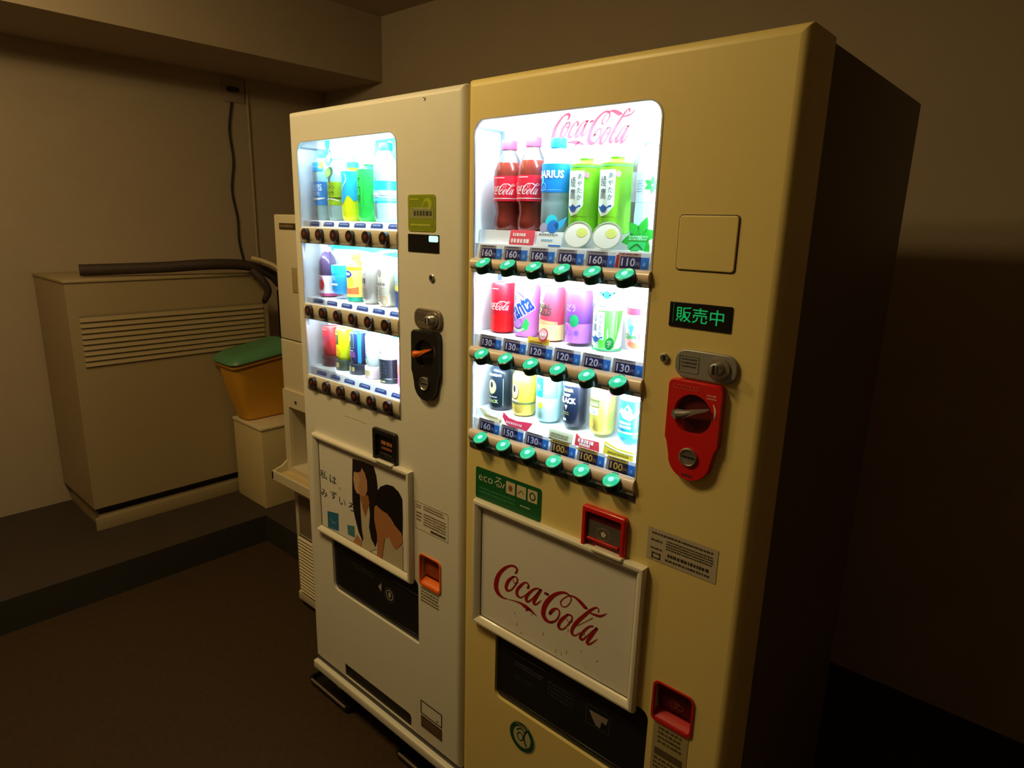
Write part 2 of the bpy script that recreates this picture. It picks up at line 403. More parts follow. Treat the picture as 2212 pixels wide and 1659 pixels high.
def ceiling_light(x, y, label):
    """open ring pendant: a short stem, a small ceiling rose and a wire cage of hoops round the bulb"""
    t = thing('ceiling_light', label, 'ceiling light', (x, y, CEI))
    part('ceiling_rose', lathe([(0.06, 0), (0.06, -0.012), (0.045, -0.022), (0.012, -0.026), (0.012, -0.06), (0.030, -0.065), (0.030, -0.085), (.0001, -.087)], x, y, CEI, 32), FRAME_W, t, t)
    hp = MB()
    for k in range(4):
        a = math.pi * k / 4; hp.add(tube([(x + .095 * math.cos(b) * math.cos(a), y + .095 * math.cos(b) * math.sin(a), 2.44 + .075 * math.sin(b)) for b in (2 * math.pi * q / 24 for q in range(25))], .0015, 6), STEEL, True)
    hp.build('bulb_cage', t, t)
t = thing('ceiling_light', 'flush round ceiling light in front of the two vending machines', 'ceiling light', (LAMP[0], LAMP[1], CEI))
part('trim_ring', lathe([(0.24, 0), (0.25, -0.02), (0.24, -0.035), (0.225, -0.035), (0.22, -0.02), (0.22, 0)], LAMP[0], LAMP[1], CEI, 40), FRAME_W, t, t)
part('lamp_panel', lathe([(0.0001, -0.022), (0.218, -0.022), (0.218, -0.012), (0.0001, -0.012)], LAMP[0], LAMP[1], CEI, 40), mat('lamp_panel_glow', (0.8, 0.7, 0.5), emit=(1, 0.72, 0.31), es=2.0), t, t)
ceiling_light(*LAMP2, 'small caged ceiling light towards the left wall')

# ============================================================ VENDING MACHINES
def interior(root, win, shelves, key, rail_m, back_art):
    x0, x1, z0, z1 = win; xr = x1 + 0.020; xl = x0 - 0.010; yb = 0.096
    c = MB()
    c.add(([(xl, yb, z0 - .01), (xr, yb, z0 - .01), (xr, yb, z1 + .012), (xl, yb, z1 + .012)], [(0, 1, 2, 3)]), CAVITY)
    c.add(([(xl, 0.004, z1 + .012), (xr, 0.004, z1 + .012), (xr, yb, z1 + .012), (xl, yb, z1 + .012)], [(0, 1, 2, 3)]), CAVITY)
    c.add(([(xl, 0.004, z0 - .01), (xr, 0.004, z0 - .01), (xr, yb, z0 - .01), (xl, yb, z0 - .01)], [(0, 1, 2, 3)]), CAVITY)
    c.add(([(xr, 0.004, z0 - .01), (xr, 0.004, z1 + .012), (xr, yb, z1 + .012), (xr, yb, z0 - .01)], [(0, 1, 2, 3)]), CAVITY)
    c.add(([(xl + .004, 0.004, z0 - .01), (xl + .004, 0.004, z1 + .012), (xl, yb, z1 + .012), (xl, yb, z0 - .01)], [(0, 1, 2, 3)]), CAVITY_GLOSS)
    cav = c.build('display_interior', root, root)
    b = MB(); back_art(b, yb - 0.0010)
    if key == 'L': b.build('back_panel_print', cav, root)
    else:
        o_ = 0
        for mi, mm in enumerate(b.mats):
            fs = [f for f, q in zip(b.f, b.mi) if q == mi]; used = sorted({k for f in fs for k in f}); ix = {k: i for i, k in enumerate(used)}
            MB().add(([b.v[k] for k in used], [tuple(ix[k] for k in f) for f in fs]), mm).build('script_print' if mi == 0 else 'back_panel_print', cav, root)
    part('corner_strip', box(xl + .003, xl + .010, yb - .007, yb - .002, z0, z1 - 0.012, .001), mat('steel_blue_strip', (0.16, 0.24, 0.32), rough=0.4), cav, root)
    part('top_strip', box(xl + .005, xl + .009, 0.010, yb - .005, z1 - 0.016, z1 - 0.012), mat('steel_blue_strip', (0, 0, 0)), cav, root)
    for (zs, zc, zr0, zr1) in shelves:
        pr = [(yb - .001, zs), (.026, zs), (.024, zc), (.011, zc), (.005, zr1), (.005, zr0), (yb - .001, zr0)]
        part('display_shelf', prism_x(pr, xl + .005, xr - .001), CAVITY, root, root, smooth=False)
        part('hinge_clip', box(xl + .0045, xl + .013, .003, .010, zr0 - 0.028, zr0 - 0.002, .001), mat('clip_blue_grey', (0.08, 0.13, 0.20), rough=0.4), cav, root)

def window_glass(root, win, zs):
    for (za, zb) in zs:
        part('display_pane', box(win[0] - .004, win[1] + .004, 0.0012, 0.0032, za, zb), GLASS, root, root, smooth=False)

def dome(r, out, n=6):
    pr = [(r, -0.004), (r, out * 0.80)]
    for k in range(1, n + 1):
        a = math.pi / 2 * k / n; pr.append((r * (0.86 + 0.14 * math.cos(a)) if k < 3 else r * 0.86 * math.cos(a * 0.98), out * (0.80 + 0.20 * math.sin(a))))
    pr[-1] = (0.00002, out); return pr

# ---------------- beige machine (right)
RX0, RX1, RZT = -1.0265, -0.352, 1.8415
Rm = thing('vending_machine', 'beige drink vending machine with round green buttons and red coin panel, nearer of the two', 'vending machine', ((RX0 + RX1) / 2, 0.35, 0), 'drink vending machines')
win_hole = rr(RW[0], RW[1], RW[2], RW[3], 0.030, 8, (0, 0, 1, 1))
out_hole = rr(-0.9150, -0.5060, 0.448, 0.640, 0.020, 5)
cup_hole = rr(-0.4975, -0.4185, 0.637, 0.719, 0.012, 5)
part('door', plate(RX0, RX1, 0.135, RZT, 0.006, 0.016, 0.0, 0.10, [win_hole, out_hole, cup_hole], [.004, .05, .05]), BEIGE_PAINT, Rm, Rm)
part('cabinet', box(RX0 + .004, RX1 - .004, 0.106, 0.72, 0.09, RZT - .006, .004), BEIGE_SHADED, Rm, Rm)
part('door_seal', box(RX0 + .010, RX1 - .010, 0.099, 0.108, 0.10, RZT - .010), BLACK, Rm, Rm)
part('bottom_rail', box(RX0 + .002, RX1 - .002, -0.006, 0.10, 0.100, 0.131, .004), BEIGE_PAINT, Rm, Rm)
for fx in (RX0 + .07, RX1 - .07):
    for fy in (.08, .64): part('leveling_foot', lathe([(0.03, 0.0), (0.03, 0.012), (0.012, 0.016), (0.012, 0.11)], fx, fy, 0.0, 16), STEEL, Rm, Rm)
part('window_gasket', ring(rr(RW[0], RW[1], RW[2] - .001, RW[3], 0.030, 8, (0, 0, 1, 1)), rr(RW[0] + .0035, RW[1] - .0035, RW[2] + .002, RW[3] - .003, 0.027, 8, (0, 0, 1, 1)), -0.0008, 0.006), mat('gasket_white', (0.55, 0.57, 0.60), rough=0.4), Rm, Rm)
R_SH = [(1.546, 1.518, 1.464, 1.488), (1.326, 1.322, 1.270, 1.298), (1.150, 1.130, 1.080, 1.108)]
GREEN_T = ink('7be03a'); GREEN_D = ink('1d8f2a')
def star_leaves(cu, cv, s, n=6, a0=0.3, wd=0.30):
    V, F = [], []
    for k in range(n):
        a = a0 + 2 * math.pi * k / n; c, sn = math.cos(a), math.sin(a)
        p = [(0.06, 0), (0.42, wd), (0.72, wd * 0.62), (1.0, 0), (0.72, -wd * 0.62), (0.42, -wd)]
        q = [(cu + s * (x * c - y * sn), cv + s * (x * sn + y * c)) for x, y in p]; v, f = t_poly(q); o = len(V); V += v; F += [tuple(o + i for i in t) for t in f]
    return V, F
def teapot(cu, cv, s):
    return merge(t_ell(cu, cv, 0.55 * s, 0.42 * s), t_poly([(cu - .35 * s, cv + .12 * s), (cu - .95 * s, cv + .36 * s), (cu - 1.0 * s, cv + .22 * s), (cu - .45 * s, cv - .2 * s)]),
                 t_stroke([(cu + .4 * s, cv - .02 * s, .16 * s), (cu + .8 * s, cv + .25 * s, .16 * s), (cu + 1.05 * s, cv + .32 * s, .26 * s)]), t_ell(cu, cv + .48 * s, .08 * s, .1 * s, 8))
def art_R(b, y):
    for q in ((0, 0), (.0012, .0006), (-.0012, -.0006)): b.add(on_plane(xf(COLA, 0.195, -0.782 + q[0], 1.742 + q[1]), y - .0001 * q[0] / .0012), ink('c01c40'))
    b.add(on_plane(t_ell(-0.637, 1.712, .016, .013), y), ink('8fe85a'))
    b.add(on_plane(t_ell(-0.632, 1.440, .011, .012), y), ink('c4f0a8'))
    b.add(on_plane(star_leaves(-0.660, 1.655, 0.030, 5), y), ink('c8f6d0'))
    b.add(on_plane(t_rect(-0.80, 1.22, -0.72, 1.262), y), ink('e8f8ff'))
interior(Rm, RW, R_SH, 'R', RAIL_P, art_R)
window_glass(Rm, RW, [(1.4885, RW[3] - .001), (1.2985, 1.4635), (1.1085, 1.2695)])
BTN_TOP = mat('button_lens_green', (0.02, 0.35, 0.20), rough=0.2, emit=(0.02, 0.62, 0.33), es=0.75)
BTN_HOT = mat('button_lamp_spot', (0.3, 0.9, 0.7), rough=0.2, emit=(0.30, 1.0, 0.72), es=1.0)
BTN_SIDE = mat('button_dark_green', (0.004, 0.045, 0.022), rough=0.25)
TAGS = [['160'] * 5 + ['110'], ['130', '130', '120', '120', '120', '130'], ['160', '150', '130', '100', '100', '100']]
def rail_profile(za, zb, out, yb=0.005):
    zc, h = (za + zb) / 2, (zb - za) / 2; pr = [(yb, zb)]
    for k in range(9):
        a = math.pi / 2 - math.pi * k / 8; pr.append((0.001 - out * max(0, math.cos(a)) ** 0.8, zc + h * math.sin(a)))
    pr.append((yb, za)); return pr
def puck(cx, cz, r, yb):
    """green select button: short round puck whose lens looks up and out"""
    ax = Vector((0, -math.cos(math.radians(58)), math.sin(math.radians(58)))); c = Vector((cx, yb, cz)); u = Vector((1, 0, 0)); w_ = ax.cross(u)
    def ringp(rad, h, n=28): return [tuple(c + ax * h + u * rad * math.cos(2 * math.pi * i / n) + w_ * rad * math.sin(2 * math.pi * i / n)) for i in range(n)]
    prof = [(r, -0.012), (r, 0.002), (r * 0.95, 0.0042), (r * 0.84, 0.0052)]; V = []; n = 28
    for rad, h in prof: V += ringp(rad, h)
    F = [(j * n + i, j * n + (i + 1) % n, (j + 1) * n + (i + 1) % n, (j + 1) * n + i) for j in range(3) for i in range(n)]
    mb = MB().add((V, F), BTN_SIDE, True)
    V2 = ringp(r * 0.84, 0.0052) + ringp(r * 0.60, 0.0062) + ringp(0.0058, 0.0068) + [tuple(c + ax * 0.007)]
    F2 = [(j * n + i, j * n + (i + 1) % n, (j + 1) * n + (i + 1) % n, (j + 1) * n + i) for j in range(2) for i in range(n)]
    mb.add((V2, F2), BTN_TOP, True); mb.add((V2, [(2 * n + i, 2 * n + (i + 1) % n, 3 * n) for i in range(n)]), BTN_HOT, True)
    return mb
for row in range(3):
    zs, zc, za, zb = R_SH[row]
    rail = part('button_rail', prism_x(rail_profile(za, zb - .001, 0.011), RW[0] + .001, RW[1] - .001), RAIL_P, Rm, Rm)
    if row < 2 or True:
        part('rail_lip', box(RW[0] + .001, RW[1] - .001, -0.005, 0.004, za - .006, za + .001, .001), GASKET, rail, Rm)
    for k in range(6):
        cx = -0.967 + 0.0688 * k
        b = puck(cx + .0065, (za + zb) / 2 + 0.000, 0.0198, -0.0125).build('select_button', rail, Rm)
        tg = MB(); pr = TAGS[row][k]; u0 = cx - .017 + (.004 if row else 0); u1 = u0 + .058; z0 = zb + .0005; z1 = z0 + .0265
        hot = pr == '110'; gold = pr == '100'
        tg.add(on_plane(t_rect(u0 - .006, z0, u1, z1), 0.0), ink('a39a9b') if not hot else ink('c9a49a'))
        tg.add(on_plane(t_rect(u0, z0, u1 - .016, z1 - .0065), -.0003), ink('23265f') if not gold else ink('2a1c3c'))
        tg.add(on_plane(t_rect(u1 - .016, z0, u1, z1 - .0065), -.0003), ink('2f7fe6'))
        tg.add(on_plane(t_rect(u1 - .017, z1 - .007, u1, z1), -.0003), ink('eef4ff'))
        if gold: tg.add(on_plane(t_rect(u0 - .006, z1 - .0065, u1 - .018, z1), -.0003), ink('c9a23a'))
        if hot: tg.add(on_plane(t_rect(u0 - .009, z0, u0 - .003, z1 - .004), -.0003), ink('c22a2a'))
        tg.add(on_plane(t_text(pr, u0 + .003, z0 + .0035, u0 + .031, z1 - .0085, bold=0.02), -.0006), ink('d8d4f0') if not gold else ink('d8a63c'))
        tg.add(on_plane(t_text('円', u0 + .0325, z0 + .0035, u0 + .0400, z0 + .011), -.0006), ink('b9b6dc') if not gold else ink('c8963c'))
        tg.add(on_plane(t_fine(u0, z1 - .0055, u0 + .036, z1 - .001, 1, row * 6 + k), -.0006), ink('8a1f2a') if hot else ink('3c3a45'))
        tg.add(on_plane(t_ell(u1 - .0085, z0 + .008, .0028, .004, 10), -.0006), ink('7fb4ff'))
        # lean the tag slightly back onto the shelf front
        tg.v = [(p[0], p[1] + 0.0030 + (p[2] - z0) * 0.16, p[2]) for p in tg.v]
        tg.build('price_tag', rail, Rm)
part('window_sill_strip', box(RW[0], RW[1], -0.003, 0.004, RW[2] - .012, RW[2] + .0005, .001), DARKGREY, Rm, Rm)

# panel parts of the beige machine
part('blank_cover', plate(-0.5270, -0.4270, 1.4935, 1.5800, .006, .002, -.003, 0.001), BEIGE_PAINT, Rm, Rm)
part('cover_gap', ring(rr(-0.5285, -0.4255, 1.4918, 1.5815, .007), rr(-0.5262, -0.4278, 1.4943, 1.5792, .006), -.0006, 0.0), DARKGREY, Rm, Rm)
dm = MB().add(plate(-0.5320, -0.4222, 1.3985, 1.4405, .002, .001, -.002, 0.001), BLACK_GLOSS, True)
LED = mat('led_green', (0.0, 0.2, 0.05), emit=(0.004, 0.42, 0.10), es=0.62)
dm.add(on_plane(t_text('販売中', -0.5190, 1.4080, -0.4350, 1.4335, bold=0.004), -.0026), LED)
dm.add(on_plane(t_rect(-0.5245, 1.406, -0.5240, 1.438), -.0026), mat('led_faint', (0, .1, .03), emit=(0.0, 0.12, 0.04), es=1.0))
dm.build('status_display', Rm, Rm, 'black status display with green glowing characters')
def lock(cx, cz, root, r=.0085):
    mb = MB().add(lathe([(r, -.002), (r, .003), (r * .82, .0045), (r * .55, .0045), (r * .5, .003), (0.0001, .003)], cx, 0.0, cz, 24, 'y'), STEEL, True)
    mb.add(box(cx - .001, cx + .001, -.0052, -.003, cz - .0045, cz + .0045), BLACK)
    mb.build('key_lock', root, root)
lock(-0.5340, 1.3420, Rm)
def coin_plate(x0, x1, z0, z1, m, root, label):
    mb = MB().add(plate(x0, x1, z0, z1, (z1 - z0) * .42, .003, -.006, 0.001), m, True)
    mb.add(ring(rr(x0 + .008, x0 + .044, z0 + .010, z1 - .010, .002), rr(x0 + .0092, x0 + .0428, z0 + .0112, z1 - .0112, .001), -.0068, -.006), m)
    mb.add(on_plane(t_fine(x0 + .013, z0 + .016, x0 + .040, z1 - .015, 3, 5, .55), -.0064), DARKGREY)
    p = mb.build('coin_insert_plate', root, root, label)
    cx, cz = x1 - (z1 - z0) * .62, (z0 + z1) / 2
    s = MB().add(lathe([(.019, -.001), (.019, .003), (.015, .004), (.011, .004), (.011, .014), (.009, .016), (0.0001, .016)], cx, -.006, cz, 28, 'y'), STEEL, True)
    s.add(box(cx - .0012, cx + .0012, -.0232, -.020, cz - .008, cz + .008), BLACK)
    s.add(box(cx - .004, cx - .0022, -.028, -.021, cz - .007, cz + .009, .0006), STEEL, True); s.add(box(cx + .0022, cx + .004, -.028, -.021, cz - .007, cz + .009, .0006), STEEL, True)
    s.build('coin_slot', p, root)
coin_plate(-0.5125, -0.4025, 1.3150, 1.3640, GREY_PL, Rm, 'grey rounded plate round the coin slot')
def lever_unit(x0, x1, zt, zw, zb, body, dark, lever_m, root, label, lever_label=None):
    """escutcheon: rounded rectangle with a narrower round lobe below, a recess with a return lever, and a metal coin cup"""
    cx = (x0 + x1) / 2; rb = (x1 - x0) * .40
    top = rr(x0, x1, zw, zt, .010, 5, (0, 0, 1, 1))
    lobe = [(cx + rb * math.cos(a), zb + rb * .98 + rb * .98 * math.sin(a)) for a in (math.radians(180 + 180 * k / 16) for k in range(17))]
    # outline: upper rectangle, shoulders, lobe
    outl = [p for p in top if p[1] > zw + .002]
    hi = sorted([p for p in outl], key=lambda p: math.atan2(p[1] - (zw + zt) / 2, p[0] - cx))
    right = [(x1, zw + .004), (x1 - .004, zw - .004)]; left = [(x0 + .004, zw - .004), (x0, zw + .004)]
    ur = rr(x0, x1, zw, zt, .010, 5)[12:18]; ul = rr(x0, x1, zw, zt, .010, 5)[18:24]
    loop = lobe + right[::-1][:1] + right[:1] + ur + ul + left[::-1][:1] + left[:1]
    rec = [(cx + (x1 - x0) * .36 * math.cos(a) , (zw + zt) / 2 - .002 + (zt - zw) * .33 * math.sin(a)) for a in (2 * math.pi * k / 28 for k in range(28))]
    rec = [(p[0], max(p[1], zw + .018)) for p in rec]
    V, F = fill(loop, [rec], -.012)
    n1 = len(loop); sc = 1.035
    outer = [((p[0] - cx) * sc + cx, (p[1] - (zt + zb) / 2) * (1 + (sc - 1) * .55) + (zt + zb) / 2) for p in loop]
    o = len(V); V += [(p[0], -.012, p[1]) for p in loop] + [(p[0], -.008, p[1]) for p in outer] + [(p[0], 0.001, p[1]) for p in outer]
    for j in range(2): F += [(o + j * n1 + i, o + j * n1 + (i + 1) % n1, o + (j + 1) * n1 + (i + 1) % n1, o + (j + 1) * n1 + i) for i in range(n1)]
    u = MB().add((V, F), body, True)
    n2 = len(rec); o = 0
    V = [(p[0], -.012, p[1]) for p in rec] + [((p[0] - cx) * .92 + cx, -.003, p[1]) for p in rec]
    u.add((V, [(i, (i + 1) % n2, n2 + (i + 1) % n2, n2 + i) for i in range(n2)]), body, True)
    u.add(([(p[0], p[1], p[2]) for p in V[n2:]], [tuple(range(n2))]), dark)
    esc = u.build('coin_return_panel', root, root, label)
    zl = (zw + zt) / 2
    lv = t_stroke([(cx - .026, zl - .004, .017), (cx - .012, zl - .001, .013), (cx + .006, zl + .006, .008), (cx + .030, zl + .014, .003)])
    V2 = [(p[0], -.021, p[1]) for p in lv[0]]; 
    L = MB().add((V2, lv[1]), lever_m); bnd = smooth_path([(cx - .026, zl - .004, .017), (cx - .012, zl - .001, .013), (cx + .006, zl + .006, .008), (cx + .030, zl + .014, .003)], 5)
    L.add(tube([(p[0], -.017, p[1]) for p in bnd], [max(p[2] / 2 * .98, .0012) for p in bnd], 10), lever_m, True)
    L.build('return_lever', esc, root, lever_label)
    c = MB().add(lathe([(.0165, -.001), (.0165, .003), (.0145, .004), (.013, .002), (0.0001, .001)], cx, -.012, zb + rb * .98 + .004, 28, 'y'), STEEL, True)
    c.add(box(cx - .011, cx + .011, -.0152, -.0136, zb + rb * .98 + .003, zb + rb * .98 + .0055), BLACK)
    c.build('metal_coin_cup', esc, root)
    return esc
e = lever_unit(-0.5160, -0.4210, 1.3110, 1.2050, 1.1400, RED_PL, RED_DK, mat('lever_grey', (0.22, 0.20, 0.19), rough=0.4), Rm, 'red coin return panel with a round lobe below', 'grey lever')
for k in range(6): MB().add(on_plane(t_ring(-0.503 + .0075 * k, 1.3005, .0042, .0042, .001, 12), -.0125), ink('e06050')).build('round_marking', e, Rm)
MB().add(on_plane(t_fine(-0.446, 1.2860, -0.428, 1.2960, 2, 3), -.0125), ink('f0b0a0')).build('small_print', e, Rm)
MB().add(on_plane(t_stroke([(-0.4335, 1.281, .002), (-0.4295, 1.270, .0035), (-0.430, 1.255, .001)]), -.0125), ink('f0c8bc')).build('arrow_marking', e, Rm)
MB().add(on_plane(t_fine(-0.478, 1.1440, -0.458, 1.1500, 1, 9), -.0125), DARKGREY).build('bottom_print', e, Rm)

def poster(x0, x1, z0, z1, root, art, nameart):
    fr = MB(); wd = .019; yf, yi = -.016, -.003
    prof = [(0, 0.0), (0, -.010), (.003, -.0155), (.008, -.0165), (.013, -.014), (wd, -.006), (wd, yi)]
    n = 4; V = []; F = []
    for d, y in prof:
        V += [(x0 + d, y, z0 + d), (x1 - d, y, z0 + d), (x1 - d, y, z1 - d), (x0 + d, y, z1 - d)]
    for j in range(len(prof) - 1):
        for i in range(4): a = j * 4 + i; b = j * 4 + (i + 1) % 4; F.append((a, b, b + 4, a + 4))
    fr.add((V, F), FRAME_W, True)
    f = fr.build('poster_frame', root, root, None, 30)
    mb = MB().add(([(x0 + .016, -.0028, z0 + .016), (x1 - .016, -.0028, z0 + .016), (x1 - .016, -.0028, z1 - .016), (x0 + .016, -.0028, z1 - .016)], [(0, 1, 2, 3)]), PAPER)
    mb.add(on_plane(t_frame(x0 + wd, z0 + wd, x1 - wd, z1 - wd, .0022), -.0031), DARKGREY)
    art(mb); mb.build('poster', f, root, nameart)
def art_cola(mb):
    mb.add((lambda q: ([(p[0], -.0036, p[1]) for p in q[0]], q[1]))(COLA_POSTER), ink('a01010'))
    rnd = random.Random(3)
    for k in range(16):
        cu, cv = rnd.uniform(-.93, -.62), rnd.uniform(.66, .74); mb.add(on_plane(t_ell(cu, cv, rnd.uniform(.0012, .0026), rnd.uniform(.002, .007), 8), -.0036), ink('e8e0cc'))
poster(-0.9830, -0.5330, 0.6280, 0.9440, Rm, art_cola, 'white poster with red script lettering')
# latch lip on the frame top
part('frame_latch', box(-0.650, -0.580, -.020, -.003, 0.940, 0.948, .003), FRAME_W, Rm, Rm)

# eco sticker
st = MB().add(on_plane(t_rr(-0.9870, 0.9450, -0.7925, 1.0205, .006), -.0008), ink('0e5c2c'))
st.add(on_plane(t_text('ecoる', -0.9770, 0.9890, -0.9050, 1.0120, bold=-0.01), -.0012), ink('e8e4d0'))
st.add(on_plane(t_stroke([(-0.9035, .990, .002), (-0.8985, 1.000, .003)]), -.0012), ink('e8e4d0'))
for k in range(3): 
    u = -0.8930 + .0315 * k; st.add(on_plane(t_rr(u, .9830, u + .0265, 1.0115, .002), -.0012), ink('cdbf9c'))
st.add(on_plane(t_ell(-0.8798, .997, .006, .007), -.0015), ink('8a5a40')); st.add(on_plane(t_stroke([(-.857, .992, .002), (-.849, 1.0, .003), (-.842, .994, .002)]), -.0015), ink('7a7a50')); st.add(on_plane(t_ring(-0.8168, .997, .0085, .0095, .003), -.0015), ink('0e5c2c'))
st.add(on_plane(t_fine(-0.975, .957, -.865, .975, 2, 11), -.0012), ink('3a8a58')); st.add(on_plane(t_fine(-0.851, .962, -.820, .968, 1, 12), -.0012), ink('cfd8c0'))
st.build('eco_sticker', Rm, Rm, 'green rounded sticker with pale lettering')
# bank note slot
mb = MB().add(plate(-0.6815, -0.5810, 0.9310, 1.0265, .006, .004, -.012, 0.001, [rr(-0.6725, -0.5900, .9420, 1.0165, .004)], -.004), RED_PL, True)
mb.add(([(-0.673, -.0045, .941), (-0.5895, -.0045, .941), (-0.5895, -.0045, 1.0175), (-0.673, -.0045, 1.0175)], [(0, 1, 2, 3)]), RED_DK)
mb.add(on_plane(t_rect(-0.670, .962, -.594, .998), -.0052), mat('grey_slot_face', (0.10, 0.09, 0.08), rough=.4))
mb.add(on_plane(t_ring(-0.632, .976, .016, .013, .0012), -.0056), ink('a08c78')); mb.add(on_plane(star_leaves(-0.632, .976, .0065, 5, .3, .5), -.0056), ink('f0e6c8'))
mb.add(on_plane(t_fine(-0.655, .946, -.610, .955, 2, 4), -.0056), ink('c03028'))
mb.add(box(-0.668, -.596, -.010, -.005, .9575, .962, .001), RED_PL, True)
mb.build('banknote_slot', Rm, Rm, 'red square bank note slot')
# delivery opening
def outlet(hole, x0, x1, z0, z1, root, marks):
    mb = MB().add(box(x0 + .0005, x1 - .0005, 0.008, 0.012, z0 + .0005, z1 - .0005), SMOKE)
    mb.add(box(x0 + .004, x1 - .004, 0.006, 0.009, z0 + .012, z0 + .018, .001), SMOKE, True)
    mb.add(box(x0 + .010, x1 - .010, 0.006, 0.009, z0 + (z1 - z0) * .72, z0 + (z1 - z0) * .72 + .004, .001), SMOKE, True)
    marks(mb); mb.build('delivery_flap', root, root, 'smoked dark flap of the delivery opening')
def marks_R(mb):
    y = .0076; mb.add(on_plane(t_fine(-0.860, .556, -.775, .570, 2, 21), y), ink('4a4a4e'))
    mb.add(on_plane(t_fine(-0.760, .530, -.690, .570, 4, 22), y), ink('343438')); mb.add(on_plane(t_fine(-0.860, .520, -.800, .535, 2, 25), y), ink('303034'))
    mb.add(on_plane(t_poly([(-.648, .560), (-.600, .562), (-.604, .545), (-.615, .548), (-.618, .530), (-.628, .530), (-.640, .545)]), y), ink('8a8078'))
    mb.add(on_plane(t_frame(-.655, .525, -.595, .572, .0012), y), ink('4a4a4e'))
outlet(out_hole, -0.9150, -0.5060, 0.448, 0.640, Rm, marks_R)
def change_cup(x0, x1, z0, z1, m, dk, root, seed, label):
    mb = MB().add(ring(rr(x0 - .003, x1 + .003, z0 - .004, z1 + .002, .012), rr(x0 + .001, x1 - .001, z0 + .002, z1 - .001, .011), -.003, .004), m, True)
    mb.add(([(x0, 0.045, z0), (x1, 0.045, z0), (x1, 0.045, z1), (x0, 0.045, z1)], [(0, 1, 2, 3)]), dk)
    # sloping scoop at the bottom and a hinged flap
    mb.add(prism_x([(0.0, z0 + .001), (0.0, z0 + .004), (0.010, z0 + .012), (0.044, z0 + .016), (.044, z0 + .001)], x0 + .001, x1 - .001), m, False)
    cup = mb.build('change_cup', root, root, label)
    fl = MB().add(box(x0 + .003, x1 - .003, 0.012, 0.015, z0 + .024, z1 - .003, .001), dk, True)
    cx, cz = (x0 + x1) / 2 + .004, (z0 + z1) / 2 + .000
    for du in (-.008, .004): fl.add(on_plane(t_ring(cx + du, cz - .002, .0085, .006, .001), .0115), ink('a05a50'))
    fl.add(on_plane(t_ring(cx - .001, cz + .003, .006, .004, .001), .0115), ink('a05a50')); fl.add(on_plane(t_fine(cx - .015, cz + .014, cx + .012, cz + .022, 2, seed), .0115), ink('7a3a34'))
    fl.build('cup_flap', cup, root)
change_cup(-0.4975, -0.4185, 0.637, 0.719, mat('red_cup_matt', (0.50, 0.010, 0.010), rough=0.55), RED_DK, Rm, 31, 'red change cup with a dark flap')
s = MB().add(on_plane(t_rect(-0.5385, 0.9625, -0.4025, 1.0260), -.0008), ink('b8ad98', .6))
for q in ((-.530, 1.012, -.412, 1.019, 1, 41), (-.531, .998, -.507, 1.005, 1, 42), (-.531, .982, -.508, .989, 1, 43), (-.500, .990, -.410, 1.010, 4, 44), (-.500, .966, -.412, .974, 1, 46)): s.add(on_plane(t_fine(*q), -.0012), ink('4a4238'))
s.add(on_plane(t_fine(-.496, .977, -.416, .985, 1, 47, .2), -.0012), ink('3a342c'))
s.add(on_plane(t_frame(-.528, .967, -.510, .979, .0025), -.0012), ink('4a4238'))
s.build('notice_sticker', Rm, Rm, 'cream notice sticker with small dark print')
s = MB().add(on_plane(t_rect(-0.4930, 0.5200, -0.4200, 0.6290), -.0008), ink('a89a70', .6))
s.add(on_plane(t_fine(-.482, .585, -.432, .625, 4, 51), -.0012), ink('5a5038')); s.add(on_plane(t_rr(-.487, .560, -.428, .576, .002), -.0012), ink('5a5038')); s.add(on_plane(t_fine(-.487, .525, -.428, .555, 3, 52), -.0012), ink('5a5038'))
s.build('instruction_sticker', Rm, Rm)
g = MB(); cu, cv = -0.8235, 0.3850
g.add(on_plane(t_ell(cu, cv, .040, .040, 32), -.0008), ink('b8b48c')); g.add(on_plane(t_ring(cu, cv, .0375, .0375, .0105, 32), -.0012), ink('1c4a28'))
g.add(on_plane(t_ring(cu - .005, cv - .001, .010, .012, .003, 18), -.0012), ink('1c4a28')); g.add(on_plane(t_stroke([(cu + .012, cv + .022, .004), (cu + .006, cv + .002, .005), (cu + .014, cv - .018, .004)]), -.0012), ink('1c4a28')); g.add(on_plane(t_stroke([(cu - .016, cv + .012, .003), (cu - .004, cv + .022, .004), (cu + .008, cv + .016, .003)]), -.0012), ink('1c4a28'))
g.add(on_plane(t_fine(cu - .018, cv + .027, cu + .018, cv + .032, 1, 53), -.0015), ink('b8b48c'))
g.build('round_sticker', Rm, Rm, 'round green and cream emblem sticker')

# ---------------- white machine (left)
LX0, LX1, LZT = -1.7235, -1.0340, 1.8370
Lm = thing('vending_machine', 'white drink vending machine with dark brown buttons and orange lever, farther of the two', 'vending machine', ((LX0 + LX1) / 2, 0.35, 0), 'drink vending machines')
win_hole = rr(LW[0], LW[1], LW[2], LW[3], 0.030, 8, (0, 0, 1, 1))
outL = (-1.5985, -1.1955, 0.449, 0.640)
slot = rr(-1.5545, -1.2320, 0.1475, 0.1900, 0.012, 4, (0, 0, 1, 0))
part('door', plate(LX0, LX1, 0.1465, LZT, 0.005, 0.014, 0.0, 0.10, [win_hole, rr(outL[0], outL[1], outL[2], outL[3], .020, 5, (1, 0, 1, 1)), rr(-1.1865, -1.1095, .6400, .7250, .012, 5), [(p[0], p[1] + .014) for p in slot]], [.004, .05, .05, .003]), WHITE_PAINT, Lm, Lm)
part('cabinet', box(LX0 + .004, LX1 - .004, 0.106, 0.72, 0.10, LZT - .004, .004), WHITE_SIDE, Lm, Lm)
part('door_seal', box(LX0 + .010, LX1 - .010, 0.099, 0.108, 0.11, LZT - .010), BLACK, Lm, Lm)
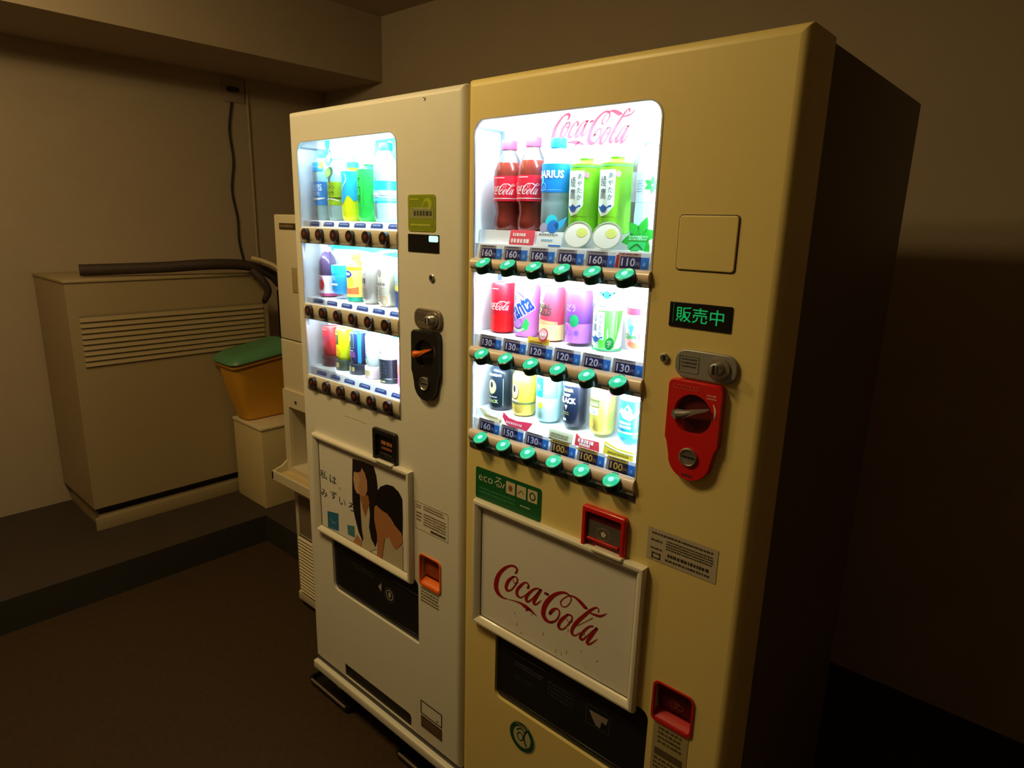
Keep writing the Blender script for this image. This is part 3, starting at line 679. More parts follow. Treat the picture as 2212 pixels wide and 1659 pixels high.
part('slot_back', box(-1.5550, -1.2315, .0028, .0045, .150, .207), BLACK, Lm, Lm)
part('bottom_rail', MB().add(box(LX0, LX1 + .002, -0.012, 0.10, 0.108, 0.1375, .005), WHITE_PAINT).v and box(LX0, LX1 + .002, -0.012, 0.10, 0.108, 0.1375, .005), WHITE_PAINT, Lm, Lm)
part('rail_gap', box(LX0 + .004, LX1 - .004, .003, .09, .137, .1475), DARKGREY, Lm, Lm)
for fx in (LX0 + .045, LX1 - .140):
    for fy in (.075, .64):
        part('leveling_foot', lathe([(0.026, 0.020), (0.026, 0.028), (0.020, 0.034), (0.009, 0.036), (0.009, 0.11)], fx, fy, 0.0, 18), STEEL, Lm, Lm)
part('window_gasket', ring(rr(LW[0], LW[1], LW[2] - .001, LW[3], 0.030, 8, (0, 0, 1, 1)), rr(LW[0] + .003, LW[1] - .003, LW[2] + .002, LW[3] - .003, 0.027, 8, (0, 0, 1, 1)), -0.0008, 0.006), mat('gasket_white', (1, 1, 1)), Lm, Lm)
L_SH = [(1.555, 1.553, 1.499, 1.5365), (1.342, 1.340, 1.288, 1.326), (1.140, 1.138, 1.079, 1.117)]
CY = '00bcc8'
def art_L(b, y):
    b.add(on_plane(t_poly([(-1.480, 1.700), (-1.35, 1.700), (-1.25, 1.700), (-1.25, 1.765), (-1.462, 1.760)]), y), ink(CY))
    b.add(on_plane(t_poly([(-1.515, 1.62), (-1.25, 1.62), (-1.25, 1.70), (-1.490, 1.70)]), y), ink('1090dc'))
    b.add(on_plane(t_poly([(-1.51, 1.600), (-1.25, 1.600), (-1.25, 1.622), (-1.51, 1.622)]), y), ink('9adcff'))
    b.add(on_plane(t_stroke([(-1.49, 1.700, .004), (-1.445, 1.735, .005), (-1.410, 1.752, .006), (-1.392, 1.748, .004)]), y - .0004), ink('e8ffff'))
    b.add(on_plane(t_stroke([(-1.46, 1.655, .006), (-1.43, 1.645, .012), (-1.40, 1.630, .004)]), y - .0004), ink('e8ffff'))
    b.add(on_plane(t_poly([(-1.705, 1.778), (-1.672, 1.776), (-1.676, 1.752), (-1.690, 1.748)]), y), ink('30c8f0'))
    b.add(on_plane(t_ell(-1.683, 1.728, .020, .022), y), ink('38d4f4')); b.add(on_plane(t_ring(-1.683, 1.735, .010, .011, .003), y - .0004), ink('f0ffff'))
    b.add(on_plane(t_stroke([(-1.760, 1.745, .006), (-1.757, 1.725, .012), (-1.752, 1.708, .005)]), y), ink('60d8e8'))
    b.add(on_plane(t_ell(-1.5, 1.725, .018, .020), y), ink('f4b8e0')); b.add(on_plane(t_ring(-1.515, 1.725, .017, .020, .005), y - .0004), ink('c8d0ee'))
    b.add(on_plane(t_ell(-1.56, 1.715, .004, .022), y), ink('70e0b8'))
    b.add(on_plane(t_poly([(-1.735, 1.492), (-1.25, 1.492), (-1.25, 1.455), (-1.42, 1.468), (-1.55, 1.478), (-1.70, 1.476)]), y), ink('00c0c4'))
    b.add(on_plane(t_poly([(-1.735, 1.492), (-1.665, 1.492), (-1.675, 1.470), (-1.715, 1.476)]), y - .0003), ink('40d8f8'))
    b.add(on_plane(t_stroke([(-1.52, 1.462, .004), (-1.44, 1.477, .008), (-1.37, 1.484, .003)]), y - .0006), ink('f0ffff'))
    b.add(on_plane(t_poly([(-1.70, 1.284), (-1.25, 1.284), (-1.25, 1.262), (-1.45, 1.255), (-1.55, 1.262), (-1.68, 1.270)]), y), ink('08b8c8'))
    b.add(on_plane(t_rect(-1.545, 1.15, -1.515, 1.262), y), ink('10b8d8')); b.add(on_plane(t_rect(-1.405, 1.15, -1.380, 1.27), y), ink('50b8d8'))
interior(Lm, LW, L_SH, 'L', RAIL_W, art_L)
window_glass(Lm, LW, [(1.537, LW[3] - .001), (1.3265, 1.4985), (1.1175, 1.2875)])
BTN_BR = mat('button_smoke_brown', (0.022, 0.008, 0.006), rough=0.22, coat=0.4); BTN_RED = mat('button_red_tint', (0.16, 0.022, 0.012), rough=0.3)
for row in range(3):
    zs, zc, za, zb = L_SH[row]
    rail = part('button_rail', prism_x(rail_profile(za, zb - .001, 0.007), LW[0] + .001, LW[1] - .001), RAIL_W, Lm, Lm)
    part('rail_lip', box(LW[0] + .001, LW[1] - .001, -0.004, 0.004, za - .006, za + .001, .001), GASKET if row < 2 else DARKGREY, rail, Lm)
    for k in range(6):
        cx = -1.6620 + .0698 * k + .016; cz = (za + zb) / 2
        b = MB().add(lathe(dome(.0152, .0125), cx, -.004, cz, 28, 'y'), BTN_BR, True)
        b.add(lathe([(.0055, -.001), (.0050, .0006), (.0001, .0012)], cx + .002, -.0162, cz + .001, 14, 'y'), BTN_RED, True)
        b.build('select_button', rail, Lm)
        tg = MB(); u0 = cx - .006; z0 = zb + .0035; u1 = u0 + .050; z1 = z0 + .0115
        tg.add(on_plane(t_poly([(u0, z0), (u1, z0), (u1 - .001, z1 - .003), (u1 - .006, z1), (u0 + .006, z1), (u0 + .001, z1 - .003)]), .003), ink('2c4c9c'))
        tg.add(on_plane(t_fine(u0 + .008, z0 + .002, u1 - .008, z1 - .002, 1, k + row * 7), .0026), ink('9cb8ec'))
        tg.v = [(p[0], p[1] + (p[2] - z0) * .25 + .003, p[2]) for p in tg.v]
        tg.build('price_tag', rail, Lm)
part('top_lock_hole', lathe([(.004, -.001), (.004, .001), (.0025, .0015), (.0001, .0)], -1.1585, 0.0, 1.8180, 16, 'y'), STEEL, Lm, Lm)
s = MB().add(plate(-1.2175, -1.1225, 1.5370, 1.6185, .008, .0006, -.0015, 0.0), ink('8f9a12'), True)
s.add(on_plane(t_rr(-1.213, 1.541, -1.127, 1.6145, .006), -.0018), ink('7d8c10'))
s.add(on_plane(t_stroke([(-1.172, 1.585, .001), (-1.155, 1.607, .006), (-1.140, 1.600, .012), (-1.145, 1.580, .004)]), -.0020), ink('a4b020'))
s.add(on_plane(t_rect(-1.213, 1.566, -1.127, 1.586), -.0022), ink('8c8f5a')); s.add(on_plane(t_fine(-1.196, 1.569, -1.133, 1.583, 1, 61, .2), -.0024), ink('3c4030')); s.add(on_plane(t_fine(-1.205, 1.584, -1.140, 1.590, 1, 62), -.0024), ink('b8bc90'))
s.add(on_plane(t_fine(-1.209, 1.604, -1.180, 1.610, 1, 63), -.0024), ink('c8d040')); s.add(on_plane(t_fine(-1.206, 1.546, -1.140, 1.554, 1, 64), -.0024), ink('c8cc50'))
s.build('payment_sticker', Lm, Lm, 'olive green rounded sticker with pale print')
d = MB().add(plate(-1.2185, -1.1110, 1.4905, 1.5310, .001, .0008, -.0018, 0.001), BLACK_GLOSS, True)
d.add(on_plane(t_rr(-1.1440, 1.5150, -1.1130, 1.5285, .003), -.0024), mat('led_cyan_white', (.3, .9, .8), emit=(0.45, 1.0, 0.80), es=1.3))
d.build('status_display', Lm, Lm, 'black status display with a pale green lit corner')
lock(-1.1350, 1.4345, Lm, .009)
coin_plate(-1.1950, -1.0985, 1.3150, 1.3630, mat('bronze_grey_plate', (0.24, 0.19, 0.15), rough=.35, metal=.5), Lm, 'brownish grey plate round the coin slot')
e = lever_unit(-1.1990, -1.1040, 1.3090, 1.2080, 1.1440, BLACK, BLACK_GLOSS, ORANGE_PL, Lm, 'black coin return panel with a round lobe below', 'orange lever')
MB().add(on_plane(t_stroke([(-1.1180, 1.281, .001), (-1.1135, 1.268, .0022), (-1.1150, 1.252, .0008)]), -.0125), ink('6a5a4a')).build('arrow_marking', e, Lm)
def art_people(mb):
    Z = lambda pts, y=-.0034: (lambda q: (q, [tuple(t) for t in tessellate_polygon([[Vector((a, b, 0)) for a, b in q]])]))(zoomed(pts, 680, 960, 5.924, y))
    P = lambda pts, c, y: mb.add(on_plane(Z(pts, y), y), ink(c))
    P([(482, 180), (600, 215), (752, 278), (785, 400), (803, 540), (800, 720), (792, 1000), (800, 1220), (780, 1310), (735, 1280), (610, 1240), (560, 1120), (505, 900), (480, 720), (478, 450)], '1c1414', -.0034)
    P([(500, 345), (540, 360), (585, 350), (600, 300), (640, 370), (668, 470), (672, 590), (650, 650), (700, 760), (650, 860), (600, 800), (585, 700), (575, 640), (540, 625), (512, 570), (492, 450)], 'b98a66', -.0037)
    P([(500, 350), (560, 385), (575, 460), (560, 560), (575, 635), (540, 625), (512, 570), (492, 450)], 'c8a078', -.0039)
    P([(580, 690), (648, 920), (690, 760), (706, 900), (694, 1060), (722, 1210), (790, 1340), (700, 1370), (600, 1310), (622, 1200), (604, 1100), (590, 900)], 'c9bfa0', -.0038)
    P([(592, 660), (680, 650), (700, 750), (650, 930), (610, 820)], 'a06a42', -.0040)
    P([(490, 1250), (540, 1150), (600, 1230), (590, 1310), (530, 1280)], 'bc8a60', -.0041)
    P([(770, 760), (780, 620), (840, 540), (920, 512), (1000, 535), (1070, 605), (1115, 690), (1122, 940), (1118, 1190), (1040, 1070), (960, 930), (880, 870), (800, 790)], '15100f', -.0042)
    P([(762, 800), (790, 775), (830, 830), (930, 890), (1000, 1010), (1110, 1140), (1122, 1260), (1040, 1355), (990, 1290), (950, 1190), (890, 1210), (860, 1460), (790, 1480), (800, 1300), (795, 1150), (760, 960)], 'b5794c', -.0044)
    P([(900, 1210), (950, 1190), (1000, 1310), (1040, 1355), (1125, 1280), (1128, 1640), (1010, 1590), (862, 1490)], 'bdb49a', -.0043)
    P([(1040, 1070), (1118, 1190), (1122, 1260), (1075, 1170)], 'b5794c', -.0045)
    P([(162, 852), (300, 885), (306, 1110), (170, 1060)], '2c6e9c', -.0035); P([(415, 1030), (505, 1045), (512, 1190), (425, 1150)], '4a8898', -.0035)
    def word(ch, cx, cy, w_, h_, c='3c4858'):
        x, z = px2plane(680 + cx / 5.924, 960 + cy / 5.924, -.0035); mb.add(on_plane(t_text(ch, x - w_ / 2, z - h_ / 2, x + w_ / 2, z + h_ / 2), -.0036), ink(c))
    word('私', 112, 385, .036, .026); word('は', 232, 450, .034, .025); word('、', 320, 562, .008, .008)
    word('み', 120, 622, .034, .024, '5a4c54'); word('ず', 240, 650, .034, .026); word('い', 352, 735, .032, .022); word('ろ', 466, 800, .028, .026)
    x, z = px2plane(680 + 235 / 5.924, 960 + 975 / 5.924, -.0036)
    mb.add(on_plane(t_stroke([(x - .016, z + .004, .002), (x - .004, z - .006, .003), (x + .018, z - .002, .002)]), -.0038), ink('7ab8d8'))
poster(-1.6630, -1.2110, 0.6290, 0.9430, Lm, art_people, 'poster photograph of two dark-haired women with brush lettering')
part('frame_latch', box(-1.345, -1.275, -.020, -.003, 0.939, 0.947, .003), FRAME_W, Lm, Lm)
mb = MB().add(plate(-1.3685, -1.2690, 0.9380, 1.0280, .007, .004, -.010, 0.001, [rr(-1.3540, -1.2800, .950, 1.015, .004)], -.003), BLACK, True)
mb.add(([(-1.355, -.0035, .949), (-1.279, -.0035, .949), (-1.279, -.0035, 1.016), (-1.355, -.0035, 1.016)], [(0, 1, 2, 3)]), BLACK_GLOSS)
mb.add(on_plane(t_fine(-1.335, .985, -1.290, .998, 1, 71, .2), -.0042), ink('c07840')); mb.add(on_plane(t_fine(-1.335, .972, -1.290, .982, 1, 72, .2), -.0042), ink('a86038')); mb.add(on_plane(t_fine(-1.340, .955, -1.288, .965, 1, 73), -.0042), ink('4a4a48'))
mb.build('banknote_slot', Lm, Lm, 'black square bank note slot with orange print')
def marks_L(mb):
    y = .0076; mb.add(on_plane(t_ring(-1.330, .537, .016, .016, .003), y), ink('a8a098')); mb.add(on_plane(t_ell(-1.330, .537, .006, .009), y), ink('a8a098')); mb.add(on_plane(t_ring(-1.330, .537, .022, .022, .0012), y), ink('6a645e'))
    mb.add(on_plane(t_poly([(-1.382, .543), (-1.366, .560), (-1.368, .532)]), y), ink('a8a098')); mb.add(on_plane(t_fine(-1.50, .555, -1.40, .575, 2, 75), y), ink('38342f'))
outlet(None, *outL, Lm, marks_L)
change_cup(-1.1865, -1.1095, .6400, .7250, ORANGE_PL, ORANGE_DK, Lm, 32, 'orange change cup with a dark flap')
s = MB().add(on_plane(t_frame(-1.2060, .7920, -1.0800, .8670, .0008), -.0008), ink('6a5a48'))
for q in ((-1.200, .848, -1.180, .860, 2, 81), (-1.200, .812, -1.180, .840, 3, 82), (-1.172, .848, -1.095, .862, 2, 83), (-1.172, .806, -1.088, .842, 5, 84)): s.add(on_plane(t_fine(*q), -.0008), ink('8a7860'))
s.add(on_plane(t_fine(-1.145, .796, -1.090, .804, 1, 85, .2), -.0010), ink('4a3c2c')); s.build('notice_sticker', Lm, Lm, 'outlined notice with small dark print')
s = MB().add(on_plane(t_fine(-1.185, .585, -1.115, .630, 5, 87), -.0006), ink('7a6a52')); s.build('instruction_print', Lm, Lm)
s = MB().add(on_plane(t_frame(-1.1900, .2370, -1.1030, .2800, .003), -.0008), ink('30261c')); s.add(on_plane(t_ell(-1.122, .247, .0025, .003), -.0008), ink('30261c')); s.add(on_plane(t_rect(-1.189, .1945, -1.103, .2320), -.0008), ink('5c4834')); s.add(on_plane(t_fine(-1.182, .205, -1.112, .225, 2, 88), -.0012), ink('7a6450'))
s.build('recycling_sticker', Lm, Lm, 'outlined label above a brown label')
part('raised_emblem', on_plane(t_stroke([(-1.505, 1.0275, .0022), (-1.455, 1.0285, .0018), (-1.408, 1.0265, .0022)]), -.0008), FRAME_W, Lm, Lm)
part('side_latch', box(-1.0325, -1.0290, .030, .050, .770, .790, .001), BLACK, Lm, Lm)

# ============================================================ DRINKS ON DISPLAY
YD = 0.057
def band(x, z0, r, va, vb, m, mb, n=32): mb.add(lathe([(r, va), (r, vb)], x, YD, z0, n), m, True); return mb
PET = [(0.0001, 0), (.85, 0), (.98, .010), (1, .020), (1, .055), (.97, .060), (1, .065), (1, .118), (.97, .128), (.86, .139), (.62, .150), (.44, .156), (.42, .166)]
COKE_P = [(0.0001, 0), (.80, 0), (.92, .006), (.94, .018), (.84, .034), (.88, .048), (1, .060), (1, .108), (.96, .120), (.80, .134)]
COKE_N = [(.80, .134), (.58, .148), (.44, .156), (.42, .166)]
def drink(kind, x, z0, r, h, body_m, label, cat, group, arts, cap=None, cap_m=None, neck_m=None, label_m=None, label_z=None, name=None):
    t = thing(name or {'pet': 'drink_bottle', 'cola': 'drink_bottle', 'can': 'drink_can', 'bcan': 'bottle_can'}[kind], label, cat, (x, YD, z0), group)
    if kind == 'pet':
        k = h / .178; part('bottle_body', lathe([(a * r, b * k) for a, b in PET], x, YD, z0), body_m, t, t)
        cz0 = .160 * k
    elif kind == 'cola':
        k = h / .178; part('bottle_body', lathe([(a * r, b * k) for a, b in COKE_P], x, YD, z0), body_m, t, t); part('bottle_neck', lathe([(a * r, b * k) for a, b in COKE_N], x, YD, z0), neck_m, t, t, label='clear neck above the drink')
        cz0 = .160 * k
    elif kind == 'can':
        part('can_body', lathe([(0.0001, .001), (r * .80, 0), (r * .86, .003), (r, .009), (r, h - .009), (r * .90, h - .002)], x, YD, z0), body_m, t, t)
        part('can_lid', lathe([(r * .905, h - .0025), (r * .905, h), (r * .86, h), (r * .84, h - .003), (.0001, h - .003)], x, YD, z0), SILVER, t, t)
    elif kind == 'bcan':
        part('can_body', lathe([(0.0001, .001), (r * .84, 0), (r * .96, .006), (r, .012), (r, h * .74), (r * .92, h * .80), (r * .60, h * .885), (r * .55, h * .90)], x, YD, z0), body_m, t, t)
        cz0 = h * .895
    if cap:
        part('cap', lathe([(r * .50, cz0), (r * .52, cz0 + .001), (r * .52, h - .002), (r * .46, h), (.0001, h)], x, YD, z0, 24), cap, t, t)
    if label_z:
        la = MB(); ra = r * 1.012; band(x, z0, ra, label_z[0], label_z[1], label_m, la)
        for (vf, c, lay) in arts: la.add(on_cyl(vf, x, YD, z0, ra + .0003 * lay), ink(c) if isinstance(c, str) else c)
        la.build('label', t, t)
    elif arts:
        la = MB()
        for (vf, c, lay) in arts: la.add(on_cyl(vf, x, YD, z0, r + .0002 + .0003 * lay), ink(c) if isinstance(c, str) else c)
        la.build('printed_label', t, t)
    return t
xR = lambda k: -0.967 + .0688 * k
G1, G2, G3 = 'bottles on the top shelf of the beige machine', 'cans on the middle shelf of the beige machine', 'coffees on the bottom shelf of the beige machine'
COLA_L = mat('cola_brown', (0.20, 0.030, 0.020), rough=.18, noise=.5, ns=40); RED_L = ink('e02038'); WHT = 'fbf4f4'
for k in (0, 1):
    z0, h = 1.5465, .179 + .003 * k; s = .066
    drink('cola', xR(k) + (.009, .005)[k], z0, .0312, h, COLA_L, ('leftmost cola bottle with red label and cap, top shelf of the beige machine' if k == 0 else 'cola bottle with red label right beside the blue-capped bottle'), 'bottle', G1,
          [(xf(COLA, .072, .0030, .082), WHT, 2), (t_rect(-.06, .0625, .06, .0640), WHT, 2), (t_fine(-.012, .102, .014, .105, 1, k), WHT, 2)], cap=ink('e0507c'), neck_m=CLEARP, label_m=RED_L, label_z=(.058, .108))
z0 = 1.5465
drink('pet', xR(2), z0, .0310, .176, clear('aqua_water', (.66, .94, 1.0), .1, .1, .36), 'clear bottle with blue label and bright blue cap beside the cola bottles', 'bottle', G1,
      [(t_text('AQUARIUS', -.056, .098, .034, .115, bold=.03), WHT, 2), (t_stroke([(-.020, .112, .004), (-.012, .098, .006), (-.018, .088, .003)]), '40d8f4', 2), (t_ring(-.012, .085, .010, .008, .0018), '60c8f0', 2), (t_rect(-.03, .078, .03, .079), '8ad0ff', 2)], cap=ink('1ea8e8'), label_m=ink('1488e8'), label_z=(.074, .127))
TEA = mat('green_tea', (0.22, 0.60, 0.030), rough=.22, noise=.3, ns=30)
for k in (3, 4):
    a = [(t_poly([(-.024, .044), (-.010, .030), (.004, .034), (.016, .050), (.016, .112), (-.024, .112)]), 'eaf8f2', 1)]
    for i, c in enumerate('あやたか'): a.append((t_text(c, .0035, .097 - .0125 * i, .0125, .107 - .0125 * i), '56707a', 2))
    for i, c in enumerate('綾鷹'): a.append((t_text(c, -.016, .083 - .022 * i, -.001, .102 - .022 * i), '5c7480', 2))
    a += [(teapot(-.006, .044, .015), '2c5cac', 2), (t_ell(.021, .104, .0045, .0055, 12), 'e890a8', 2), (t_rect(-.085, .118, .085, .121), '60c868', 1)]
    drink('pet', xR(k), z0, .0305, .150, TEA, ('green tea bottle with a white label and blue teapot, beside the blue-labelled bottle' if k == 3 else 'green tea bottle with a white label and blue teapot, nearer the mint leaf'), 'bottle', G1, a, cap=ink('e8f8e8'), label_m=TEA, label_z=(.030, .124))
drink('pet', xR(5), z0, .0305, .172, CLEARP, 'clear water bottle with green leaf print, right end of the top shelf', 'bottle', G1,
      [(star_leaves(.022, .084, .015, 6, .5), '22a838', 1), (t_fine(-.006, .070, .006, .092, 5, 6), '8898a8', 1)], cap=ink('f0fff0'), label_m=clear('frost_label', (.88, .96, 1.0), .04, .2, .35), label_z=(.056, .106))
# middle shelf
z0 = 1.3275
drink('can', xR(0), z0, .0262, .110, ink('e01428'), 'red cola can with white script at the left end of the middle shelf', 'can', G2, [(xf(COLA, .066, .0045, .060), WHT, 1), (t_fine(-.012, .093, .010, .0965, 1, 1), 'f8b0b8', 1), (t_rect(-.06, .004, .06, .0405), 'f41414', 0)])
drink('can', xR(1), z0, .0270, .112, ink('d884ee'), 'purple grape soda can with slanted blue lettering', 'can', G2,
      [(t_text('Fanta', -.030, .040, .034, .086, bold=.07, rot=.55), 'f4f8ff', 1), (t_text('Fanta', -.028, .042, .032, .084, bold=.03, rot=.55), '2048a8', 2), (t_stroke([(-.014, .096, .002), (.002, .092, .004), (.014, .082, .002)]), '7060d0', 1),
       (t_ell(-.012, .083, .004, .006), '4a9c5a', 1), (t_poly([(.008, .020), (.018, .042), (.026, .030), (.022, .016), (.006, .012)]), '30c85a', 1), (t_ell(.000, .028, .008, .009), 'c890f0', 2), (t_stroke([(-.014, .018, .004), (0, .013, .006), (.014, .018, .003)]), 'c8f4c8', 2)])
drink('can', xR(2), z0, .0255, .112, ink('f0506c'), 'red and yellow energy drink can with dark lettering', 'can', G2,
      [(t_rect(-.08, .002, .08, .034), 'fff0a0', 1), (t_poly([(-.016, .045), (.000, .078), (-.006, .078), (.004, .108), (-.008, .108), (-.020, .074), (-.012, .074), (-.024, .045)]), 'ffe896', 1), (t_text('REAL', -.018, .066, .016, .076, bold=.04), '44504c', 2), (t_text('GOLD', -.018, .053, .016, .0645, bold=.04), '44504c', 2), (t_poly([(-.03, .034), (.03, .034), (.03, .040), (-.03, .046)]), 'ffb080', 1)])
drink('can', xR(3), z0 + .004, .0255, .108, ink('8448a8'), 'dark purple grape juice can with a green leaf and berries', 'can', G2,
      [(t_rect(-.08, .002, .08, .040), 'c47ad8', 1), (t_text('ぶどう', -.022, .064, .008, .078), 'e8b8e8', 1), (t_ell(.006, .046, .010, .012), '20a060', 2), (t_ell(-.014, .030, .007, .007), 'a040c0', 2), (t_ell(-.004, .024, .006, .006), 'c070e0', 3), (t_ell(-.018, .020, .006, .006), '7838a0', 2), (t_ell(.012, .022, .005, .005), '8c60c8', 2), (t_poly([(-.018, .104), (-.008, .104), (-.012, .094)]), '8090d0', 1)])
drink('can', xR(4), z0, .0285, .086, ink('f0fff0'), 'green tea can with a white panel and blue teapot on the middle shelf', 'can', G2,
      [(t_poly([(.000, .006), (.030, .006), (.052, .078), (-.004, .078)]), '58e048', 0), (t_rect(-.060, .0015, .060, .0045), '30c060', 1), (t_rect(-.024, .022, .010, .075), 'e8f6f4', 1)] +
      [(t_text(c, -.001, .062 - .011 * i, .007, .071 - .011 * i), '5a6a7a', 2) for i, c in enumerate('あやたか')] + [(t_text(c, -.018, .055 - .018 * i, -.006, .070 - .018 * i), '6a7a88', 2) for i, c in enumerate('綾鷹')] + [(teapot(-.008, .022, .014), '2060a8', 3)])
drink('can', xR(5), z0 + .010, .0235, .082, ink('f4a8b4'), 'pink and white juice can with green lettering beside the green tea can', 'can', G2,
      [(t_rect(-.05, .066, .05, .078), 'e0405c', 1), (t_ell(-.002, .050, .013, .014), '90ecf8', 1), (t_poly([(-.007, .046), (.003, .046), (.000, .026), (-.004, .026)]), '48dce8', 2), (t_text('Qoo', -.018, .020, .010, .031, bold=.03), '18a050', 2), (t_ell(.004, .010, .012, .0055, rot=-.2), 'f07050', 1), (t_rect(.013, .022, .028, .032), 'e04860', 1)])
# bottom shelf
z0 = 1.1505
drink('bcan', xR(0), z0, .0268, .116, mat('can_dark_navy', hexc('1c2838'), rough=.25), 'black coffee bottle can with a pale round emblem and dark cap', 'can', G3,
      [(t_ell(-.004, .054, .013, .017), 'd8dca0', 1), (t_ell(-.004, .059, .004, .007), '20181c', 2), (t_ring(-.004, .054, .013, .017, .0015), '8a8a50', 2), (t_text('EUROPEAN', -.018, .079, .020, .085, bold=.03), 'dce0d8', 1), (t_fine(-.015, .028, .012, .033, 1, 4), 'd8d8e8', 1), (t_text('BLACK', -.016, .018, .014, .026, bold=.04), 'c0d890', 1), (t_rect(.024, .012, .0252, .075), '8ab098', 1)], cap=ink('28364c'))
drink('bcan', xR(1), z0 + .003, .0262, .113, mat('can_gold_yellow', hexc('dcc45a'), rough=.28, metal=.2), 'golden yellow coffee bottle can with a round emblem', 'can', G3,
      [(t_ell(-.006, .054, .013, .018), 'e8dc98', 1), (t_ell(-.006, .059, .004, .008), '342830', 2), (t_ring(-.006, .054, .013, .018, .0018), '7a6420', 2), (t_rect(-.05, .026, .05, .030), '6a7850', 1), (t_rect(-.018, .031, .004, .035), 'f4f0f4', 2), (t_rect(.010, .032, .050, .074), 'e8d040', 0)], cap=ink('efe8b0'))
drink('can', xR(2), z0 + .004, .0272, .100, ink('c8fbff'), 'pale aqua can with a blue panel and yellow dot on the bottom shelf', 'can', G3,
      [(t_rect(-.018, .054, .006, .096), '18c0e8', 1), (t_ell(.000, .036, .006, .007), 'c0c030', 1), (t_ell(-.022, .028, .004, .006), 'f0a060', 1), (t_text('水', -.014, .066, .002, .084), '9ae8fa', 2), (t_rect(.008, .052, .040, .094), '80f4f0', 1)])
drink('can', xR(3), z0 + .008, .0252, .096, mat('can_black_blue', hexc('1a2238'), rough=.25), 'slim black coffee can with white lettering', 'can', G3,
      [(t_rect(-.09, .086, .09, .0915), 'f0a8d0', 0), (t_text('GEORGIA', -.012, .074, .012, .081, bold=.04), 'd8c860', 1), (t_text('DEEP', -.012, .064, .006, .070, bold=.03), 'e0ecf8', 1), (t_text('BLACK', -.020, .050, .018, .062, bold=.05), 'eef6fc', 1), (t_poly([(-.008, .046), (.000, .046), (-.003, .036)]), 'e8e0c8', 1), (t_fine(-.014, .024, .004, .032, 2, 7), '8a8850', 1), (t_rect(-.012, .013, -.002, .018), 'd8d8f0', 1)])
drink('can', xR(4), z0 + .008, .0252, .098, mat('can_gold', hexc('d8cc60'), rough=.28, metal=.25), 'slim gold coffee can with a red top band', 'can', G3,
      [(t_rect(-.09, .080, .09, .093), 'e06070', 1), (t_fine(-.014, .083, .020, .089, 1, 8), 'fae0e0', 2), (t_rect(-.022, .056, .008, .066), '5c6440', 1), (t_text('GEORGIA', -.018, .058, .006, .064, bold=.03), 'c8d090', 2), (t_rect(-.022, .067, .008, .071), '4a5434', 1), (t_rect(-.022, .040, .006, .054), 'd8e4e8', 1), (t_fine(-.016, .043, .000, .050, 2, 9), '6880a0', 2), (t_ell(-.010, .022, .007, .009), 'e8b050', 1)])
drink('can', xR(5), z0 + .008, .0258, .098, ink('1c98ea'), 'slim blue coffee can with a white mountain print', 'can', G3,
      [(t_rect(-.09, .083, .09, .094), 'f0b0d0', 1), (t_poly([(-.024, .052), (-.010, .068), (-.006, .064), (.004, .076), (.012, .066), (.014, .056), (.026, .070), (.028, .062), (.010, .044), (-.006, .048), (-.014, .058)]), 'd0f8ff', 1), (t_poly([(-.002, .066), (.004, .071), (.006, .062)]), '2070c0', 2), (t_text('EMERALD', -.014, .036, .012, .042, bold=.03), 'e8f8ff', 1), (t_text('MOUNTAIN', -.014, .028, .012, .034, bold=.03), 'e8f8ff', 1), (t_rect(-.09, .010, .09, .018), '28d8d8', 1), (t_rect(-.09, .018, .09, .022), 'b0e090', 1)])

# promotional cut-outs standing on the shelf front of the beige machine (thin printed cards)
def card(name, shape, arts, c, y, label, group='promotional cards in the beige machine'):
    mb = MB().add((lambda V, F: ([(p[0], y, p[1]) for p in V] + [(p[0], y + .0012, p[1]) for p in V], F + [tuple(len(V) + k for k in reversed(t)) for t in F]))(*shape), ink(c))
    for vf, cc, l in arts: mb.add(on_plane(vf, y - .0003 * l), ink(cc))
    zb_ = min(p[2] for p in mb.v); mb.v = [(p[0], p[1] - .004 + (p[2] - zb_) * .20, p[2]) for p in mb.v]     # the cards lean back
    return single(name, mb, label, 'card', group)
card('promotional_card', t_rect(-0.9130, 1.5185, -0.8490, 1.5480), [(t_fine(-.905, 1.534, -.870, 1.542, 1, 91, .2), 'fff0f0', 1), (t_fine(-.908, 1.521, -.856, 1.531, 1, 92, .15), 'fff0f0', 1)], 'f05060', .0150, 'small red card with white print in front of the second cola bottle')
card('promotional_card', merge(t_rr(-.842, 1.5185, -.779, 1.546, .003)), [(t_ell(-.812, 1.566, .0145, .0125), '18c8e0', 0), (t_ell(-.806, 1.556, .014, .0125), '1878d8', 1), (t_poly([(-.806, 1.560), (-.775, 1.575), (-.783, 1.556), (-.795, 1.550)]), '28b0f0', 1), (t_ell(-.829, 1.554, .009, .009), 'a8a0c0', 1), (t_fine(-.837, 1.537, -.789, 1.543, 1, 93), '7a8a90', 2), (t_fine(-.829, 1.527, -.800, 1.532, 1, 94), '60b8e0', 2), (t_rect(-.81, 1.519, -.78, 1.522), '2880e0', 2)], 'f4fcff', .0152, 'white card with blue round shapes in front of the blue-labelled bottle')
for k, (u0, u1) in enumerate(((-.7770, -.7130), (-.7095, -.6480))):
    cu = (u0 + u1) / 2
    card('promotional_card', t_ell(cu, 1.5430, .0315, .0245, 28), [(t_ell(cu, 1.5410, .0295, .0215, 28), 'fafcf4', 1), (t_ell(cu + .009, 1.5470, .012, .0085), 'e8f480', 2), (t_ring(cu, 1.5430, .0315, .0245, .002, 28), 'b8c8b8', 2)], 'c8d4b8', .0150 if k else .0165, 'round card picturing a white tea bowl, %s' % ('under the right green tea bottle' if k else 'under the left green tea bottle'))
